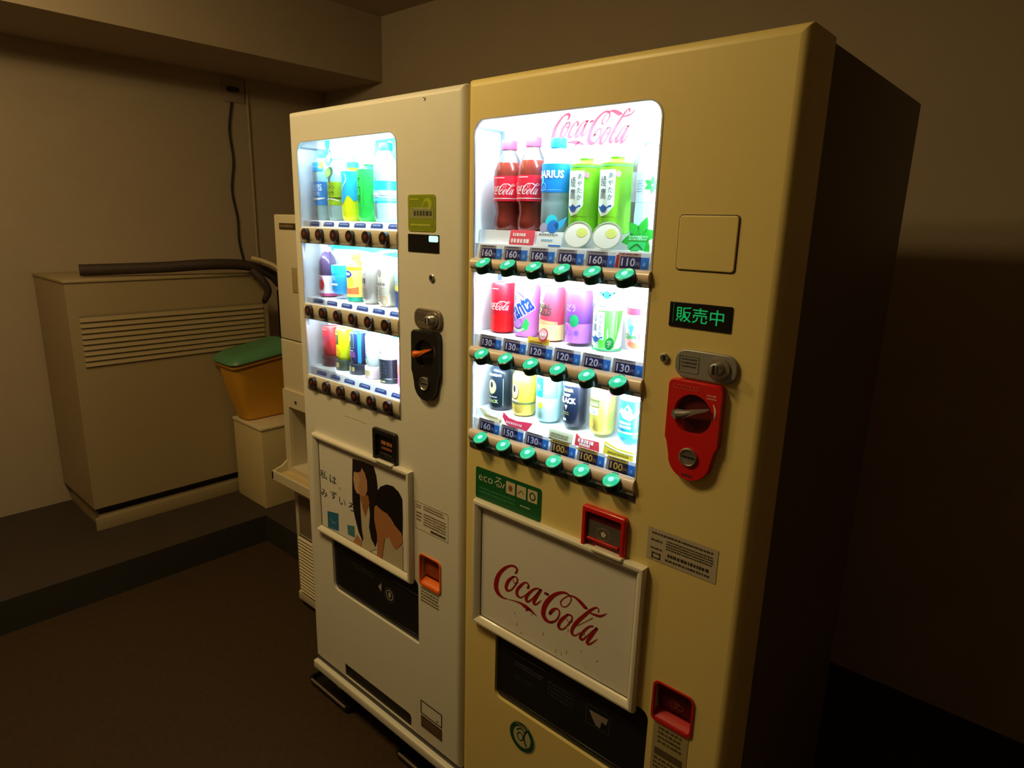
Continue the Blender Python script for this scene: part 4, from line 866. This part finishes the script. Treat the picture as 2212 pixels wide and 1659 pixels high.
card('promotional_card', star_leaves(-.6130, 1.5420, .036, 6, math.radians(75), .30), [(t_fine(-.633, 1.536, -.595, 1.545, 2, 95, .2), '90f0b0', 1), (t_rr(-.633, 1.520, -.597, 1.534, .004), '30d878', 1), (t_stroke([(-.628, 1.521, .002), (-.615, 1.530, .003), (-.602, 1.521, .002)]), '10801c', 2)], '1cb838', .0150, 'green mint leaf shaped card in the right corner of the top shelf')
card('promotional_card', t_rect(-.8550, 1.3225, -.7990, 1.3360), [(t_fine(-.849, 1.324, -.815, 1.329, 1, 96, .2), '907020', 1)], 'ffd84a', .0145, 'small yellow card under the red and yellow can')
card('promotional_card', t_ell(-.8140, 1.3440, .0120, .0130, 24), [(t_ell(-.8140, 1.3450, .0100, .0105), 'f4b8c0', 1), (t_fine(-.822, 1.341, -.806, 1.349, 1, 97, .1), 'fff4f4', 2)], 'd8304c', .0120, 'round red and pink card in front of the red and yellow can')
card('promotional_card', t_ell(-.6560, 1.3480, .0095, .0115, 24), [(t_text('宇', -.661, 1.342, -.651, 1.354), 'e8fff0', 1)], '18a848', .0120, 'round green card in front of the green tea can')
card('promotional_card', t_stroke([(-.990, 1.153, .004), (-.965, 1.140, .010), (-.925, 1.137, .008)]), [(t_fine(-.978, 1.139, -.935, 1.143, 1, 98), 'b0a060', 1)], 'f2ecc0', .0150, 'cream curved card under the black bottle can')
card('promotional_card', t_poly([(-.922, 1.158), (-.905, 1.149), (-.880, 1.147), (-.855, 1.150), (-.838, 1.151), (-.850, 1.132), (-.880, 1.130), (-.908, 1.134), (-.922, 1.148)]), [(t_fine(-.910, 1.136, -.865, 1.143, 1, 99, .2), 'ffc8d4', 1)], 'e83860', .0150, 'crimson ribbon shaped card under the golden bottle can')
card('promotional_card', t_rect(-.7900, 1.1320, -.7300, 1.1520), [(t_fine(-.786, 1.137, -.740, 1.147, 2, 100, .2), '88885a', 1), (t_rect(-.79, 1.132, -.73, 1.135), '202c24', 1)], 'd8dcc0', .0140, 'pale card with dark print under the slim black can')
card('promotional_card', t_poly([(-.723, 1.158), (-.711, 1.150), (-.668, 1.152), (-.664, 1.134), (-.723, 1.134)]), [(t_fine(-.716, 1.142, -.678, 1.150, 1, 101, .1), 'fff0f0', 1), (t_fine(-.712, 1.136, -.684, 1.142, 1, 102, .1), 'ffe8e8', 1)], 'e04048', .0140, 'red card with white print under the slim gold can')
card('promotional_card', t_poly([(-.655, 1.158), (-.625, 1.150), (-.590, 1.150), (-.588, 1.134), (-.655, 1.134)]), [(t_stroke([(-.652, 1.152, .003), (-.620, 1.146, .003), (-.590, 1.146, .003)]), 'fffbe0', 1), (t_fine(-.645, 1.137, -.598, 1.142, 1, 103, .2), '8a7a20', 1)], 'e8d040', .0140, 'yellow curved card under the slim blue can')
mb = MB(); sh = teapot(-.690, 1.4330, .0165)
mb.add(([(p[0], .044, p[1]) for p in sh[0]], sh[1]), ink('2090d0')); mb.add(([(p[0], .0452, p[1]) for p in sh[0]], sh[1]), ink('2090d0'))
mb.add(on_plane(t_ell(-.712, 1.424, .009, .011), .046), ink('b8c8a0')); mb.add(box(-.6905, -.6885, .0441, .0449, 1.413, 1.43), ink('f0fff0'))
single('promotional_card', mb, 'blue teapot shaped card on top of the green tea can', 'card', 'promotional cards in the beige machine')

# ---- white machine drinks
xL = lambda k: -1.650 + .0698 * k
H1, H2, H3 = 'bottles on the top shelf of the white machine', 'drinks on the middle shelf of the white machine', 'coffees on the bottom shelf of the white machine'
WATER = clear('pale_water', (.62, .93, 1.0), .1, .1, .38)
z0 = 1.5558
drink('pet', xL(0), z0, .0295, .185, WATER, 'clear bottle with blue label and blue neck tag in the white machine', 'bottle', H1,
      [(t_text('CALPIS', -.024, .078, .024, .096, bold=.02), 'd0ecff', 2), (t_text('WATER', -.020, .064, .018, .075, bold=.02), 'c0e4ff', 2), (t_stroke([(-.03, .062, .003), (0, .056, .006), (.03, .059, .003)]), 'f0fbff', 2), (t_rect(-.07, .130, .03, .152), '18a0ec', 1), (t_fine(-.02, .136, .02, .142, 1, 3), '90d8ff', 2)], cap=ink('38c8e8'), label_m=ink('2488e4'), label_z=(.040, .102))
drink('pet', xL(1), z0, .0290, .178, WATER, 'clear bottle with an olive green label and round citrus tags', 'bottle', H1,
      [(t_text('グリーン', -.018, .080, .018, .093, bold=.02), '3c5010', 2), (t_text('ダカラ', -.016, .064, .016, .077, bold=.02), '3c5010', 2), (t_rect(-.08, .0575, .08, .0600), '28382c', 2), (t_stroke([(-.03, .050, .002), (0, .057, .003), (.03, .051, .002)]), 'f0fbe0', 2)], cap=ink('b0f0f0'), label_m=ink('8cb41c'), label_z=(.040, .100))
drink('pet', xL(2), z0, .0310, .150, ink('d4e410'), 'yellow bottle with a wide blue swirled label', 'bottle', H1,
      [(t_poly([(-.07, .125), (.07, .125), (.07, .060), (.030, .050), (.014, .066), (-.004, .044), (-.03, .046), (-.07, .060)]), '18a8e8', 2), (t_stroke([(.004, .120, .002), (.010, .104, .003), (-.006, .084, .003), (-.020, .070, .002)]), 'c8f0a0', 3), (t_ring(-.012, .100, .009, .012, .0015), '70d0c0', 3)], cap=ink('30d8e0'), label_m=ink('d4e410'), label_z=(.020, .126))
drink('pet', xL(3), z0, .0310, .156, mat('bright_green_tea', hexc('28cc50'), rough=.3), 'bright green tea bottle with dark brush lettering', 'bottle', H1,
      [(t_text(c, -.014, .094 - .024 * i, .004, .114 - .024 * i), '0c4a28', 2) for i, c in enumerate('十六茶')] + [(t_rect(.012, .035, .013, .115), '1c9440', 2)], cap=ink('e8fff8'), label_m=ink('22c84e'), label_z=(.030, .128))
drink('pet', xL(4), z0, .0320, .190, WATER, 'large clear water bottle with a bright cyan and blue label', 'bottle', H1,
      [(t_rect(-.09, .058, .09, .076), '98c8f8', 2), (t_poly([(-.03, .074), (-.012, .066), (.002, .072), (.016, .060), (-.004, .060)]), 'f0fcff', 3), (t_rect(-.09, .062, .09, .064), '5070d0', 3), (t_rect(-.09, .050, .09, .058), '60e4f8', 1)], cap=ink('20d8e8'), label_m=ink('18bcf4'), label_z=(.046, .098))
z0 = 1.3435
drink('pet', xL(0), z0, .0250, .140, mat('plum_drink', hexc('4c3c60'), rough=.2), 'slim dark bottle with a white label, red circle and pink cap', 'bottle', H2,
      [(t_ell(.002, .034, .013, .016), 'd0202c', 2), (t_stroke([(-.012, .056, .004), (.004, .054, .005), (.012, .044, .003)]), 'e05880', 3), (t_rect(-.09, .002, .09, .010), 'd04c88', 1)], cap=ink('f490c8'), label_m=ink('f0eaff'), label_z=(.004, .060))
drink('can', xL(1), z0 + .014, .0275, .078, ink('1ca0f4'), 'short blue can with pale lettering between two bottles', 'can', H2,
      [(t_rect(-.09, .056, .09, .078), '18c8f0', 1), (t_text('水', -.010, .036, .010, .052), 'b8ecff', 2), (t_rect(-.018, .024, .014, .029), 'f0fcff', 1)])
drink('pet', xL(2), z0, .0255, .128, mat('orange_drink', hexc('f08040'), rough=.25), 'orange and yellow juice bottle with a dark blue oval logo', 'bottle', H2,
      [(t_ell(-.004, .073, .016, .0095), '1c3c94', 2), (t_fine(-.012, .069, .006, .077, 1, 31, .1), 'e8f0ff', 3), (t_rect(-.09, .084, .09, .092), 'f0cc18', 1), (t_ell(.006, .052, .011, .014), 'd8d840', 1), (t_poly([(-.03, .020), (.03, .020), (.03, .040), (0, .034), (-.03, .046)]), 'f07840', 1), (t_rect(-.09, .000, .09, .012), '189880', 1)], cap=ink('ffc04a'), label_m=ink('f8e070'), label_z=(.000, .096))
GREYC = mat('can_warm_grey', hexc('a29a94'), rough=.3, metal=.3)
drink('can', xL(3), z0, .0255, .104, GREYC, 'grey silver coffee can with dark lettering on the left', 'can', H2,
      [(t_fine(-.016, .052, .010, .068, 1, 33, .1), '443c48', 1), (t_ell(-.004, .086, .008, .008), 'b8c0e0', 1), (t_fine(-.016, .010, .012, .040, 4, 34), '7c706c', 1)])
drink('can', xL(4), z0, .0270, .104, mat('can_pale_grey', hexc('b4ac9c'), rough=.3, metal=.3), 'pale grey coffee can with a brown round mark', 'can', H2,
      [(t_ell(-.004, .086, .010, .009), '6c6a60', 1), (t_rect(-.022, .048, .020, .062), '988c88', 1), (t_fine(-.018, .050, .016, .060, 1, 35), '5c5450', 2), (t_ring(.012, .016, .010, .012, .003), 'a87c4c', 1), (t_fine(-.018, .008, .000, .042, 4, 36), '8c8474', 1)])
drink('can', xL(5), z0, .0265, .106, mat('can_slate', hexc('8c9890'), rough=.3, metal=.2), 'grey green can with a navy lower half partly behind the frame', 'can', H2,
      [(t_rect(-.09, .004, .09, .044), '1c3068', 1), (t_rect(-.09, .046, .09, .058), 'a89c48', 1), (t_ell(-.010, .082, .012, .014), '88c0d8', 1)])
z0 = 1.1410
def stand(t, x, z, r, h, m, seed):
    mb = MB().add(lathe([(0.0001, 0), (r * .98, 0), (r, .001), (r, h - .001), (r * .98, h), (0.0001, h)], x, YD, z, 32), m, True)
    mb.add(on_cyl(t_fine(-.012, h * .25, .012, h * .75, 1, seed, .1), x, YD, z, r + .0003), ink('b8a870')); mb.build('display_stand', t, t)
SPEC = [('can', .0255, .092, ink('e43440'), 'red coffee can on a dark printed stand', [(t_poly([(-.022, .064), (.002, .052), (.022, .066), (.022, .058), (0, .044), (-.022, .056)]), 'c84a78', 1), (t_ell(-.002, .036, .012, .012), 'f06078', 1), (t_fine(-.010, .074, .012, .080, 1, 41), 'fac0c0', 1)], ink('5c2c38'), .030),
        ('can', .0250, .094, ink('dce40c'), 'yellow coffee can with a dark square label on a stand', [(t_rect(-.020, .044, .004, .082), '3c4028', 1), (t_fine(-.016, .070, .001, .078, 1, 42, .2), 'c8cc50', 2), (t_fine(-.012, .050, .000, .060, 1, 43), '7c7c58', 2), (t_ell(-.006, .022, .010, .014), 'e8a018', 1)], ink('2c3c2c'), .030),
        ('can', .0262, .092, mat('can_navy', hexc('1c2c58'), rough=.25), 'navy blue coffee can on a dark stand', [(t_rect(-.016, .044, .008, .084), '2c3c40', 1), (t_ell(-.008, .070, .005, .008), '9c9c98', 2), (t_rect(-.018, .018, .012, .034), '6c3c78', 1), (t_fine(-.014, .034, .008, .038, 1, 44), 'd0d8f0', 2), (t_frame(-.017, .043, .009, .085, .001), '7888a8', 2), (t_rect(.020, .002, .030, .088), '1878b0', 1)], ink('1c2434'), .030),
        ('can', .0250, .094, ink('e4fbff'), 'white can with pink print on a pale stand', [(t_fine(-.012, .030, -.002, .070, 5, 45, .2), '8c7cb0', 1), (t_ell(.006, .072, .006, .006), 'f090c0', 1), (t_ell(.012, .064, .004, .005), 'f0a0c8', 1), (t_ell(-.006, .026, .004, .005), '407888', 1)], ink('e0c8cc'), .032)]
for k, (kind, r, h, m, lab, arts, sm, shh) in enumerate(SPEC):
    t = drink(kind, xL(k) + .004, z0 + shh, r, h - .004, m, lab + ', white machine', 'can', H3, arts)
    t.location.z = z0
    for c in t.children:                      # keep the parts where they stand above the new base
        c.data.transform(Matrix.Translation((0, 0, shh)))
    stand(t, xL(k) + .004, z0, r * 1.12, shh, sm, 50 + k)
t = drink('bcan', xL(4) + .002, z0 + .010, .0290, .122, ink('f0fbfc'), 'white and black bottle can with a grey cap, bottom shelf of the white machine', 'can', H3,
      [(t_rect(-.089, .004, .089, .054), '181c2c', 1), (t_fine(-.022, .012, .016, .046, 4, 46), '38444c', 2), (t_ell(-.006, .072, .003, .004), '38484c', 1)], cap=ink('6c8488'))
t.location.z = z0
for c in t.children: c.data.transform(Matrix.Translation((0, 0, .010)))
stand(t, xL(4) + .002, z0, .0300, .010, ink('1c2c34'), 58)
drink('can', xL(5) + .004, z0 - .0005, .0265, .128, ink('f4a8cc'), 'tall pink can partly behind the window frame of the white machine', 'can', H3,
      [(t_rect(-.083, .006, .083, .020), 'e870a0', 1), (t_rect(-.03, .060, .0, .100), 'e0b4dc', 1), (t_rect(-.03, .034, .0, .058), 'e89088', 1)])
def cardL(name, shape, arts, c, y, label): return card(name, shape, arts, c, y, label, 'promotional tags in the white machine')
cardL('promotional_card', t_ell(-1.6070, 1.7010, .0115, .0125), [(t_ring(-1.607, 1.701, .0115, .0125, .002), 'b0e870', 1)], '7cb83c', .0240, 'round light green tag between the two leftmost bottles')
cardL('promotional_card', t_ell(-1.5720, 1.6790, .0170, .0140), [(t_ell(-1.5760, 1.6790, .0120, .0120), '84c050', 1), (t_ring(-1.576, 1.679, .009, .009, .002), '5c9838', 2)], '285048', .0240, 'round green citrus tag on the olive labelled bottle')
cardL('promotional_card', t_poly([(-1.5830, 1.7200), (-1.5680, 1.7290), (-1.5500, 1.7190), (-1.5600, 1.7170), (-1.5590, 1.6960), (-1.5720, 1.6950), (-1.5840, 1.7040)]), [(t_poly([(-1.572, 1.722), (-1.564, 1.715), (-1.570, 1.700)]), '88b0a8', 1)], '3c6c6c', .0230, 'dark teal leaf tag above the citrus tag')

# ============================================================ THINGS LEFT OF THE MACHINES
# ice dispenser with a tray
DX0, DX1, DY = -2.268, -1.800, 0.238
D = thing('ice_dispenser', 'tall slim cream ice dispenser with a protruding tray left of the white vending machine', 'ice dispenser', ((DX0 + DX1) / 2, .55, 0))
CREAM = mat('cream_enamel', (0.62, 0.55, 0.40), rough=.4, noise=.02); CREAM_D = mat('dark_cream_plastic', (0.22, 0.17, 0.11), rough=.5)  # second tone is a darker cream for the recess back and grey panel
part('upper_cabinet', box(DX0, DX1, DY, .85, 1.1195, 1.571, .006), CREAM, D, D)
rec = rr(-2.222, -1.846, .612, .857, .008, 4)
part('front_panel', plate(DX0, DX1, .560, 1.1165, .004, .004, DY, .85, [rec], DY + .11), CREAM, D, D)
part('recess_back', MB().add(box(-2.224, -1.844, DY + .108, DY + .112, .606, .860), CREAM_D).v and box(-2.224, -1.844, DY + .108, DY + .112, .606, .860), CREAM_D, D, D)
part('recess_border', ring(rr(DX0 + .004, DX1 - .004, .575, .925, .006), rr(-2.224, -1.844, .610, .859, .008), DY - .008, DY), CREAM, D, D)
part('screw', lathe([(.006, 0), (.006, .003), (.0001, .004)], -2.170, DY - .008, .886, 14, 'y'), DARKGREY, D, D)
part('ice_chute', prism_x([(DY + .106, .855), (DY + .03, .855), (DY + .045, .79), (DY + .106, .76)], -2.10, -1.97), DARKGREY, D, D, smooth=False)
tr = MB()
tp = [(DY, .640), (DY - .030, .616), (DY - .072, .603), (DY - .072, .572), (DY - .020, .545), (DY, .545)]
tr.add(prism_x(tp, DX0 + .002, DX0 + .012), CREAM); tr.add(prism_x(tp, DX1 - .012, DX1 - .002), CREAM)
tr.add(prism_x([(DY - .072, .605), (DY - .072, .570), (DY - .062, .566), (DY - .062, .605)], DX0 + .002, DX1 - .002), CREAM)
tr.add(prism_x([(DY + .105, .600), (DY - .063, .586), (DY - .066, .571), (DY - .020, .545), (DY, .545), (DY + .105, .58)], DX0 + .010, DX1 - .010), mat('tray_tan', (0.55, 0.42, 0.20), rough=.4))
tr.build('drip_tray', D, D)
part('lower_cabinet', box(DX0 + .030, DX1 - .030, DY + .002, .85, .045, .560, .004), CREAM, D, D)
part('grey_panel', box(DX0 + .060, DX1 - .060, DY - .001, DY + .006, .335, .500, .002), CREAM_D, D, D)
part('louvre_recess', box(DX0 + .055, DX1 - .060, DY - .0005, DY + .006, .070, .325), BLACK, D, D)
lv = MB()
for k in range(17):
    z = .078 + k * .0146; lv.add(prism_x([(DY - .008, z), (DY - .001, z + .0075), (DY - .001, z + .0095), (DY - .010, z + .003)], DX0 + .055, DX1 - .060), CREAM)
lv.build('louvre_grille', D, D)
part('base_skirt', box(DX0 + .028, DX1 - .028, DY - .004, .85, .030, .066, .004), CREAM, D, D)
for fx in (DX0 + .08, DX1 - .08):
    for fy in (DY + .06, .78): part('leveling_foot', lathe([(.022, 0), (.022, .012), (.012, .016), (.012, .05)], fx, fy, 0, 16), BLACK, D, D)
lb = MB().add(box(-2.229, -2.110, DY - .0015, DY + .001, 1.519, 1.541), ink('3a2c22')); lb.add(on_plane(t_fine(-2.222, 1.525, -2.135, 1.536, 1, 111, .2), DY - .002), ink('8a7456'))
lb.build('maker_label', D, D, 'dark label strip near the top')
part('door_grip', box(-2.158, -2.128, DY - .003, DY + .002, 1.300, 1.388, .001), mat('grip_tan', (0.36, 0.28, 0.12), rough=.5), D, D)

# white box and yellow tub on the ledge
LED_Z = 0.137
B = thing('storage_box', 'white upright box standing on the dark ledge under the yellow tub', 'box', (-3.055, .62, LED_Z))
part('box_body', box(-3.198, -2.913, .457, .72, LED_Z, .545, .004), mat('box_cream', (0.66, 0.54, 0.28), rough=.5), B, B)
part('box_lid', box(-3.202, -2.908, .452, .724, .5445, .560, .004), mat('box_lid_cream', (0.72, 0.62, 0.42), rough=.4), B, B)
T = thing('plastic_tub', 'yellow plastic tub with a green lid on top of the white box', 'tub', (-3.11, .62, .5605))
YEL = mat('yellow_tub', (0.72, 0.36, 0.025), rough=.45); GRN = mat('green_lid', (0.09, 0.26, 0.13), rough=.4)
def tub_loop(x0, x1, y0, y1, r, z0, z1=None):
    """rounded loop; the rim rises from z0 at the front to z1 at the back"""
    z1 = z0 if z1 is None else z1
    return [(p[0], p[1], z0 + (z1 - z0) * (p[1] - y0) / (y1 - y0)) for p in rr(x0, x1, y0, y1, r, 5)]
def loft(loops, cap0=True, cap1=True):
    n = len(loops[0]); V = [p for l in loops for p in l]; F = [(j * n + i, j * n + (i + 1) % n, (j + 1) * n + (i + 1) % n, (j + 1) * n + i) for j in range(len(loops) - 1) for i in range(n)]
    if cap0: F.append(tuple(range(n - 1, -1, -1)))
    if cap1: F.append(tuple((len(loops) - 1) * n + i for i in range(n)))
    return V, F
part('tub_body', loft([tub_loop(-3.178, -3.072, .475, .69, .03, .5605), tub_loop(-3.188, -3.060, .462, .70, .035, .570), tub_loop(-3.200, -3.020, .42, .712, .04, .72), tub_loop(-3.206, -2.992, .392, .722, .04, .848, .893), tub_loop(-3.209, -2.980, .380, .728, .04, .850, .895), tub_loop(-3.209, -2.980, .380, .728, .04, .864, .909)]), YEL, T, T)
part('tub_lid', loft([tub_loop(-3.209, -2.972, .372, .730, .04, .866, .911), tub_loop(-3.209, -2.966, .366, .732, .045, .872, .917), tub_loop(-3.209, -2.970, .370, .730, .045, .884, .929), tub_loop(-3.205, -2.985, .385, .722, .04, .898, .944), tub_loop(-3.195, -3.010, .410, .70, .04, .908, .958), tub_loop(-3.17, -3.04, .45, .66, .03, .912, .962)]), GRN, T, T)
part('lid_clip', box(-2.984, -2.960, .640, .740, .868, .884, .003), mat('clip_dark_green', (.03, .06, .02), rough=.5), T, T)

# louvred appliance against the left wall
AX = -3.226
A = thing('ice_machine', 'cream louvred machine against the left wall behind the yellow tub', 'machine', (-3.44, .28, LED_Z))
EN = mat('dull_cream_enamel', (0.36, 0.28, 0.16), rough=.5)
part('cabinet', loft([[(x, y, z) for (y, z) in [(-.20, .245), (.700, .245), (.700, 1.15), (.655, 1.262), (.640, 1.272), (-.20, 1.272)]] for x in (-3.690, AX)]), EN, A, A, smooth=False)
part('top_cap', box(-3.690, AX + .006, -.205, .645, 1.268, 1.282, .004), EN, A, A)
part('louvre_recess', box(AX - .002, AX + .001, -.16, .670, .900, 1.130), mat('louvre_dark', (.26, .21, .13), rough=.6), A, A)
lv = MB()
for k in range(9):
    z = .903 + k * .0245; lv.add(([(AX + .001, -.16, z + .017), (AX + .007, -.16, z), (AX + .007, .670, z), (AX + .001, .670, z + .017), (AX + .001, -.16, z + .020), (AX + .009, -.16, z + .003), (AX + .009, .670, z + .003), (AX + .001, .670, z + .020)], [(0, 1, 2, 3), (4, 5, 6, 7), (0, 1, 5, 4), (1, 2, 6, 5), (2, 3, 7, 6)]), EN)
lv.build('louvre_grille', A, A)
part('label_plate', box(AX, AX + .002, .50, .655, .845, .890), mat('plate_dark', (.06, .04, .03), rough=.5), A, A)
part('base', box(-3.680, AX - .015, -.18, .69, LED_Z, .200, .003), EN, A, A)
part('dark_gap', box(-3.670, AX - .05, -.17, .69, .198, .247), BLACK, A, A)
part('kick_strip', box(AX - .012, AX + .002, -.20, .700, LED_Z, .198, .002), EN, A, A)
# hoses and cable
HO = mat('dark_hose_wrap', (.040, .024, .020), rough=.7, bump=.4, bs=60)
dh = single('drain_hose', MB().add(tube(smooth_path([(-3.36, -.10, 1.312), (-3.27, .20, 1.320), (-3.215, .40, 1.332), (-3.200, .56, 1.326), (-3.19, .66, 1.300), (-3.185, .72, 1.265), (-3.188, .755, 1.225)], 6), .026, 12), HO, True), 'thick dark wrapped hose bending over the louvred machine', 'hose')
part('hose_branch', tube(smooth_path([(-3.170, .600, 1.300), (-3.130, .630, 1.25), (-3.120, .650, 1.20), (-3.135, .640, 1.155), (-3.155, .640, 1.135)], 6), [.020] * 9 + [.019, .019, .019, .018, .018, .017, .017, .016, .016, .015, .014, .013, .012, .010, .008, .006], 12), HO, dh, dh)
single('drain_pipe', MB().add(tube([(-3.190, .760, LED_Z), (-3.190, .760, 1.19)], .022, 14), BLACK, True), 'black upright pipe between the louvred machine and the ice dispenser', 'pipe')
single('water_pipe', MB().add(tube(smooth_path([(-3.130, .580, 1.362), (-3.10, .620, 1.350), (-3.06, .655, 1.330), (-3.02, .690, 1.300), (-2.98, .80, 1.28), (-2.95, .95, 1.27), (-2.95, 1.39, 1.27)], 6), .011, 10), mat('pale_pipe', (.55, .45, .25), rough=.5), True), 'thin pale bent pipe above the dark hose', 'pipe')
CAB = mat('black_cable', (.015, .012, .010), rough=.6)
wx = LWX + .007
single('power_cable', MB().add(tube(smooth_path([(wx, .815, 2.165), (wx, .790, 2.02), (wx, .800, 1.86), (wx, .780, 1.70), (wx, .800, 1.55), (wx, .800, 1.42), (wx, .822, 1.30)], 8), .006, 8), CAB, True), 'thin dark power cable hanging down the left wall', 'cable')
single('wall_conduit', MB().add(tube([(wx - .001, .905, 1.29), (wx - .001, .905, 2.294)], .0075, 10), mat('conduit_paint', (.42, .33, .22), rough=.7), True), 'thin painted vertical pipe on the left wall beside the cable', 'pipe')
O = thing('wall_outlet', 'wall outlet high on the left wall under the beam', 'outlet', (LWX, .835, 2.16))
part('outlet_plate', box(LWX, LWX + .008, .770, .890, 2.165, 2.285, .002), mat('outlet_plate_brown', (.36, .28, .22), rough=.5), O, O)
part('plug', box(LWX + .008, LWX + .035, .790, .850, 2.215, 2.238, .004), BLACK, O, O)

# black drip pans under the white machine's feet
for x0, x1, lab in ((-1.790, -1.563, 'black shallow tray with a lighter rim under the left foot of the white machine'), (-1.318, -1.080, 'black shallow tray under the right foot of the white machine')):
    y0, y1 = .004, .26; cx, cy = (x0 + x1) / 2, (y0 + y1) / 2
    P_ = thing('foot_tray', lab, 'tray', (cx, cy, 0), 'trays under the feet of the white machine')
    outer = lambda z, d: [(p[0], p[1], z) for p in rr(x0 + d, x1 - d, y0 + d, y1 - d, .012, 4)]
    part('tray_body', loft([outer(0, .004), outer(.018, 0), outer(.026, .000), outer(.026, .006), outer(.010, .010)], True, True), BLACK, P_, P_)
    part('lighter_rim', box(x0 + .016, x1 - .012, y0 - .0008, y0 + .0050, .0200, .0268, .001), mat('lighter_edge', (.22, .17, .13), rough=.5), P_, P_)  # front lip strip, a lighter brown than the tray
for o in Lm.children:
    if o.name.startswith('leveling_foot') and o.data.vertices[0].co.y + Lm.location.y < .3:
        o.data.transform(Matrix.Translation((0, 0, -.0098)))
    elif o.name.startswith('leveling_foot'): o.data.transform(Matrix.Translation((0, 0, -.020)))
